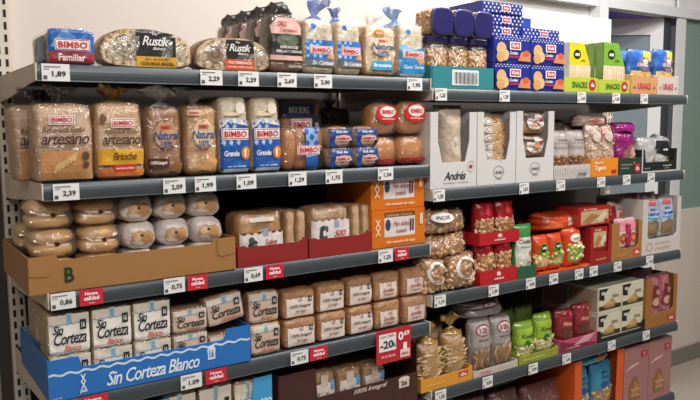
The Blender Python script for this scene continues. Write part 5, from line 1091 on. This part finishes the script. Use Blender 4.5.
cx, w, h = stray('pink_tray', 'pink and wine coloured tray of dark red biscuit bags', 559.5, 597, 337, '#b8506c', [('p', [(-.98, .05), (-.98, .9), (-.5, .6), (.98, .2), (.98, .05)], '#7c1f38'), ('p', [(-.3, .35), (.3, .9), (.9, .95), (.5, .4)], '#d89aa8'), ('t', 'rosquillas', -.3, .25, .8, .14, '#e8c0cc', 's')])
rdm = mat('#7a2028', .35, .6, .4, 28); hh = hgt(309, cx, Z, .01)
for k in range(2):
    pbag(f'dark red bag of chocolate biscuits in the pink tray, {"left" if k == 0 else "right"} one', cx+(k-.52)*w*.46, .008, Z+.003, w*.46, hh*(1+.05*k), .055, None, [], 0, rdm, [('r', -.8, .55, .8, .85, '#8c2830'), ('t', 'Rings', .0, .66, 1.0, .12, '#d8a888', 's'), ('e', .5, .88, .25, .05, '#c24048'), ('e', -.2, .45, .4, .12, '#5c3424'), ('e', .3, .38, .3, .1, '#6a4030')], group='dark red biscuit bags', seed=210+k)
# crispbread boxes in black tray
cx, w = span(597.5, 645, Z, .03, 0); h = hgt(318, cx, Z, 0)
carton('crispbread_tray', 'black tray under the cream crispbread boxes', 0, 0, Z, .28, .012, .04, .04, '#17181a', None, Y=0, cw=.06, x01=(cx-w/2, cx+w/2-.001))
zt = Z+.003; hcb = (ZA(286, cx-w*.25, .01)-zt)/2
cr = [('p', [(-.95, .55), (-.95, .95), (-.15, .95), (-.5, .70), (-.5, .5)], '#12181f'), ('t', 'wasa', -.62, .78, .36, .13, '#e8e2d0', 'b'), ('t', 'ORIGINAL', .45, .62, .6, .12, '#6a6a3a', 'b'), ('p', [(-.6, .28), (-.2, .42), (.2, .55), (.5, .35), (.7, .3), (.5, .26)], '#b98a50'), ('e', .0, .36, .3, .1, '#c8a868'), ('r', -.95, .14, .95, .30, '#3a2c20'), ('r', -.5, .2, .4, .3, '#a88858')]
for i in range(2):
    for j in range(2):
        lab = f'cream crispbread box with black swoosh, {"lower" if j == 0 else "upper"} {"left" if i == 0 else "right"} of the front four'
        if i+j == 0: g = box('crispbread_box', lab, w*.465, .12, hcb-.001, '#d6d0b6', cr, 'box', 'crispbread boxes', (cx-w*.24, .006, zt), 0, side=[('r', -.9, .1, .9, .9, '#b89a88')])
        else: dup(g, lab, (cx+w*(.24 if i else -.24), .006, zt+j*hcb))
        dup(g, lab.replace('front four', 'rear four'), (cx+w*(.24 if i else -.24), .132, zt+j*hcb))
Zs = Z
t, cx, w, h = winbox('pink_bag_carton', 'kraft display carton of pink bags at the right end of fourth shelf', 645.5, 676.5, 277, '#a06a34', (-.62, .28, .78, 1.0), specs=[('r', .4, .06, .9, .17, '#c22c1f'), ('t', 'dia', .65, .115, .3, .06, '#fbe6dc', 'b'), ('t', 'mini', -.6, .08, .4, .05, '#c9965c')])
for k in range(2):
    pbag(f'pink bag with brown biscuits in the kraft carton, {"left" if k == 0 else "right"} one', cx+.07*w/2+(k-.5)*w*.35, .004, Z+.003+.01, w*.36, h*.98, .05, None, [], 0, mat('#b06a74', .35, .6, .4, 28), [('p', [(-.9, .35), (-.4, .8), (.5, .75), (.9, .4), (.2, .3)], '#6a3030'), ('e', -.1, .45, .5, .09, '#cfa08c'), ('e', .2, .65, .3, .06, '#c08a80'), ('r', -.95 if k else .7, .1, -.7 if k else .95, .95, '#a02c44')], group='pink bags', seed=220+k)
pbag('rear pink bag sticking up from the kraft carton at the right end', cx+.01, .07, Z+.003, w*.7, h*1.06, .05, None, [], 0, mat('#b88088', .35, .6, .4, 28), None, group='pink bags', seed=223)

# ================================================================== RIGHT BAY, fifth shelf
Z = ZR[4]
cx, w = span(574, 622.5, Z, .1, 0)
ho = ZA(349, cx+w*.45, 0)-Z
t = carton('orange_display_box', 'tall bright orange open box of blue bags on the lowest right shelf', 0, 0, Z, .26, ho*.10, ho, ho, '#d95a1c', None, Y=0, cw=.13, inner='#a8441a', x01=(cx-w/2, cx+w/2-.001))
bb_ = mat('#3a86a8', .35, .6, .4, 28)
hh = ZA(366, cx, .01)-Z
for k in range(2):
    pbag(f'blue snack bag with dark lettering in the tall orange box, {"left" if k == 0 else "right"} one', cx+(k-.58)*w*.42, .012, Z+.003, w*(.28 if k == 0 else .44), hh*1.0, .055, chip_t, ['#c9b088', '#a88a60'], 20, bb_, [('t', 'Mini', .0, .82, .7, .06, '#1f3a5c', 's'), ('t', 'Bites', .0, .74, .7, .06, '#1f3a5c', 's'), ('e', -.1, .60, .35, .06, '#1f4a7c')], reg=(-.8, .3, .8, .5), group='blue bags in the orange box', seed=230+k, shell=False, pname='biscuits')
pbag('blue bag of nuts lying slanted on top inside the tall orange box', cx+.01, .02, Z+hh*1.02, w*.70, ho*.16, .09, nut_t, ['#c9b088', '#a07850'], 30, bb_, None, reg=(-.1, .1, .9, .9), group='blue bags in the orange box', seed=233, shell=False, rot=(0, -.12, 0), pname='biscuits')
xp0, xp1 = XA(623.5, 0, Z+.1), XA(648, 0, Z+.1); wpk = xp1-xp0; hp5 = ZA(342.5, xp1, 0)-Z
pkspec = [('p', [(-.9, .62), (-.5, .70), (.2, .73), (.2, .70), (-.5, .66)], '#dcb4bc'), ('p', [(-.55, .10), (-.6, .35), (-.2, .52), (.1, .48), (.3, .35), (.4, .12)], '#8c5a2c'), ('p', [(-.4, .2), (-.1, .44), (.2, .36), (.3, .2)], '#a87440'), ('w', -.4, .35, .28, .02, .02, 4, '#d8b890'), ('w', -.35, .3, .18, .02, .02, 4, '#d8b890'), ('r', .35, .80, .85, .90, '#a8202c'), ('r', .5, .82, .7, .88, '#d87a84')]
g = box('pink_biscuit_box', 'tall dull pink box with brown biscuit picture, left one on lowest right shelf', wpk-.001, .16, hp5, '#a4706e', pkspec, 'box', 'tall pink boxes', (xp0+wpk/2, 0, Z))
dup(g, 'tall dull pink box with brown biscuit picture, right one on lowest right shelf', (xp0+wpk*1.5+.001, 0, Z))
# brown and dark red bags low on the left of the fifth shelf
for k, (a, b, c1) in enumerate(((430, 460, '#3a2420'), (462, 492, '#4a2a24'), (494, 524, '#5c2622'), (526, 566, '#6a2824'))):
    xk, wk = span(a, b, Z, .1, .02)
    pbag(f'dark red crumpled bag low in the shade, {cn3[k]} from the left on lowest right shelf', xk, .02, Z, wk*.96, ZA([397, 392, 387, 381][k]+4, xk, .02)-Z, .08, chip_t, [c1, '#7a4438'], 30, mat(c1, .35, .6, .5, 28), None, reg=(-.8, .2, .8, .9), group='dark red bags', seed=240+k)
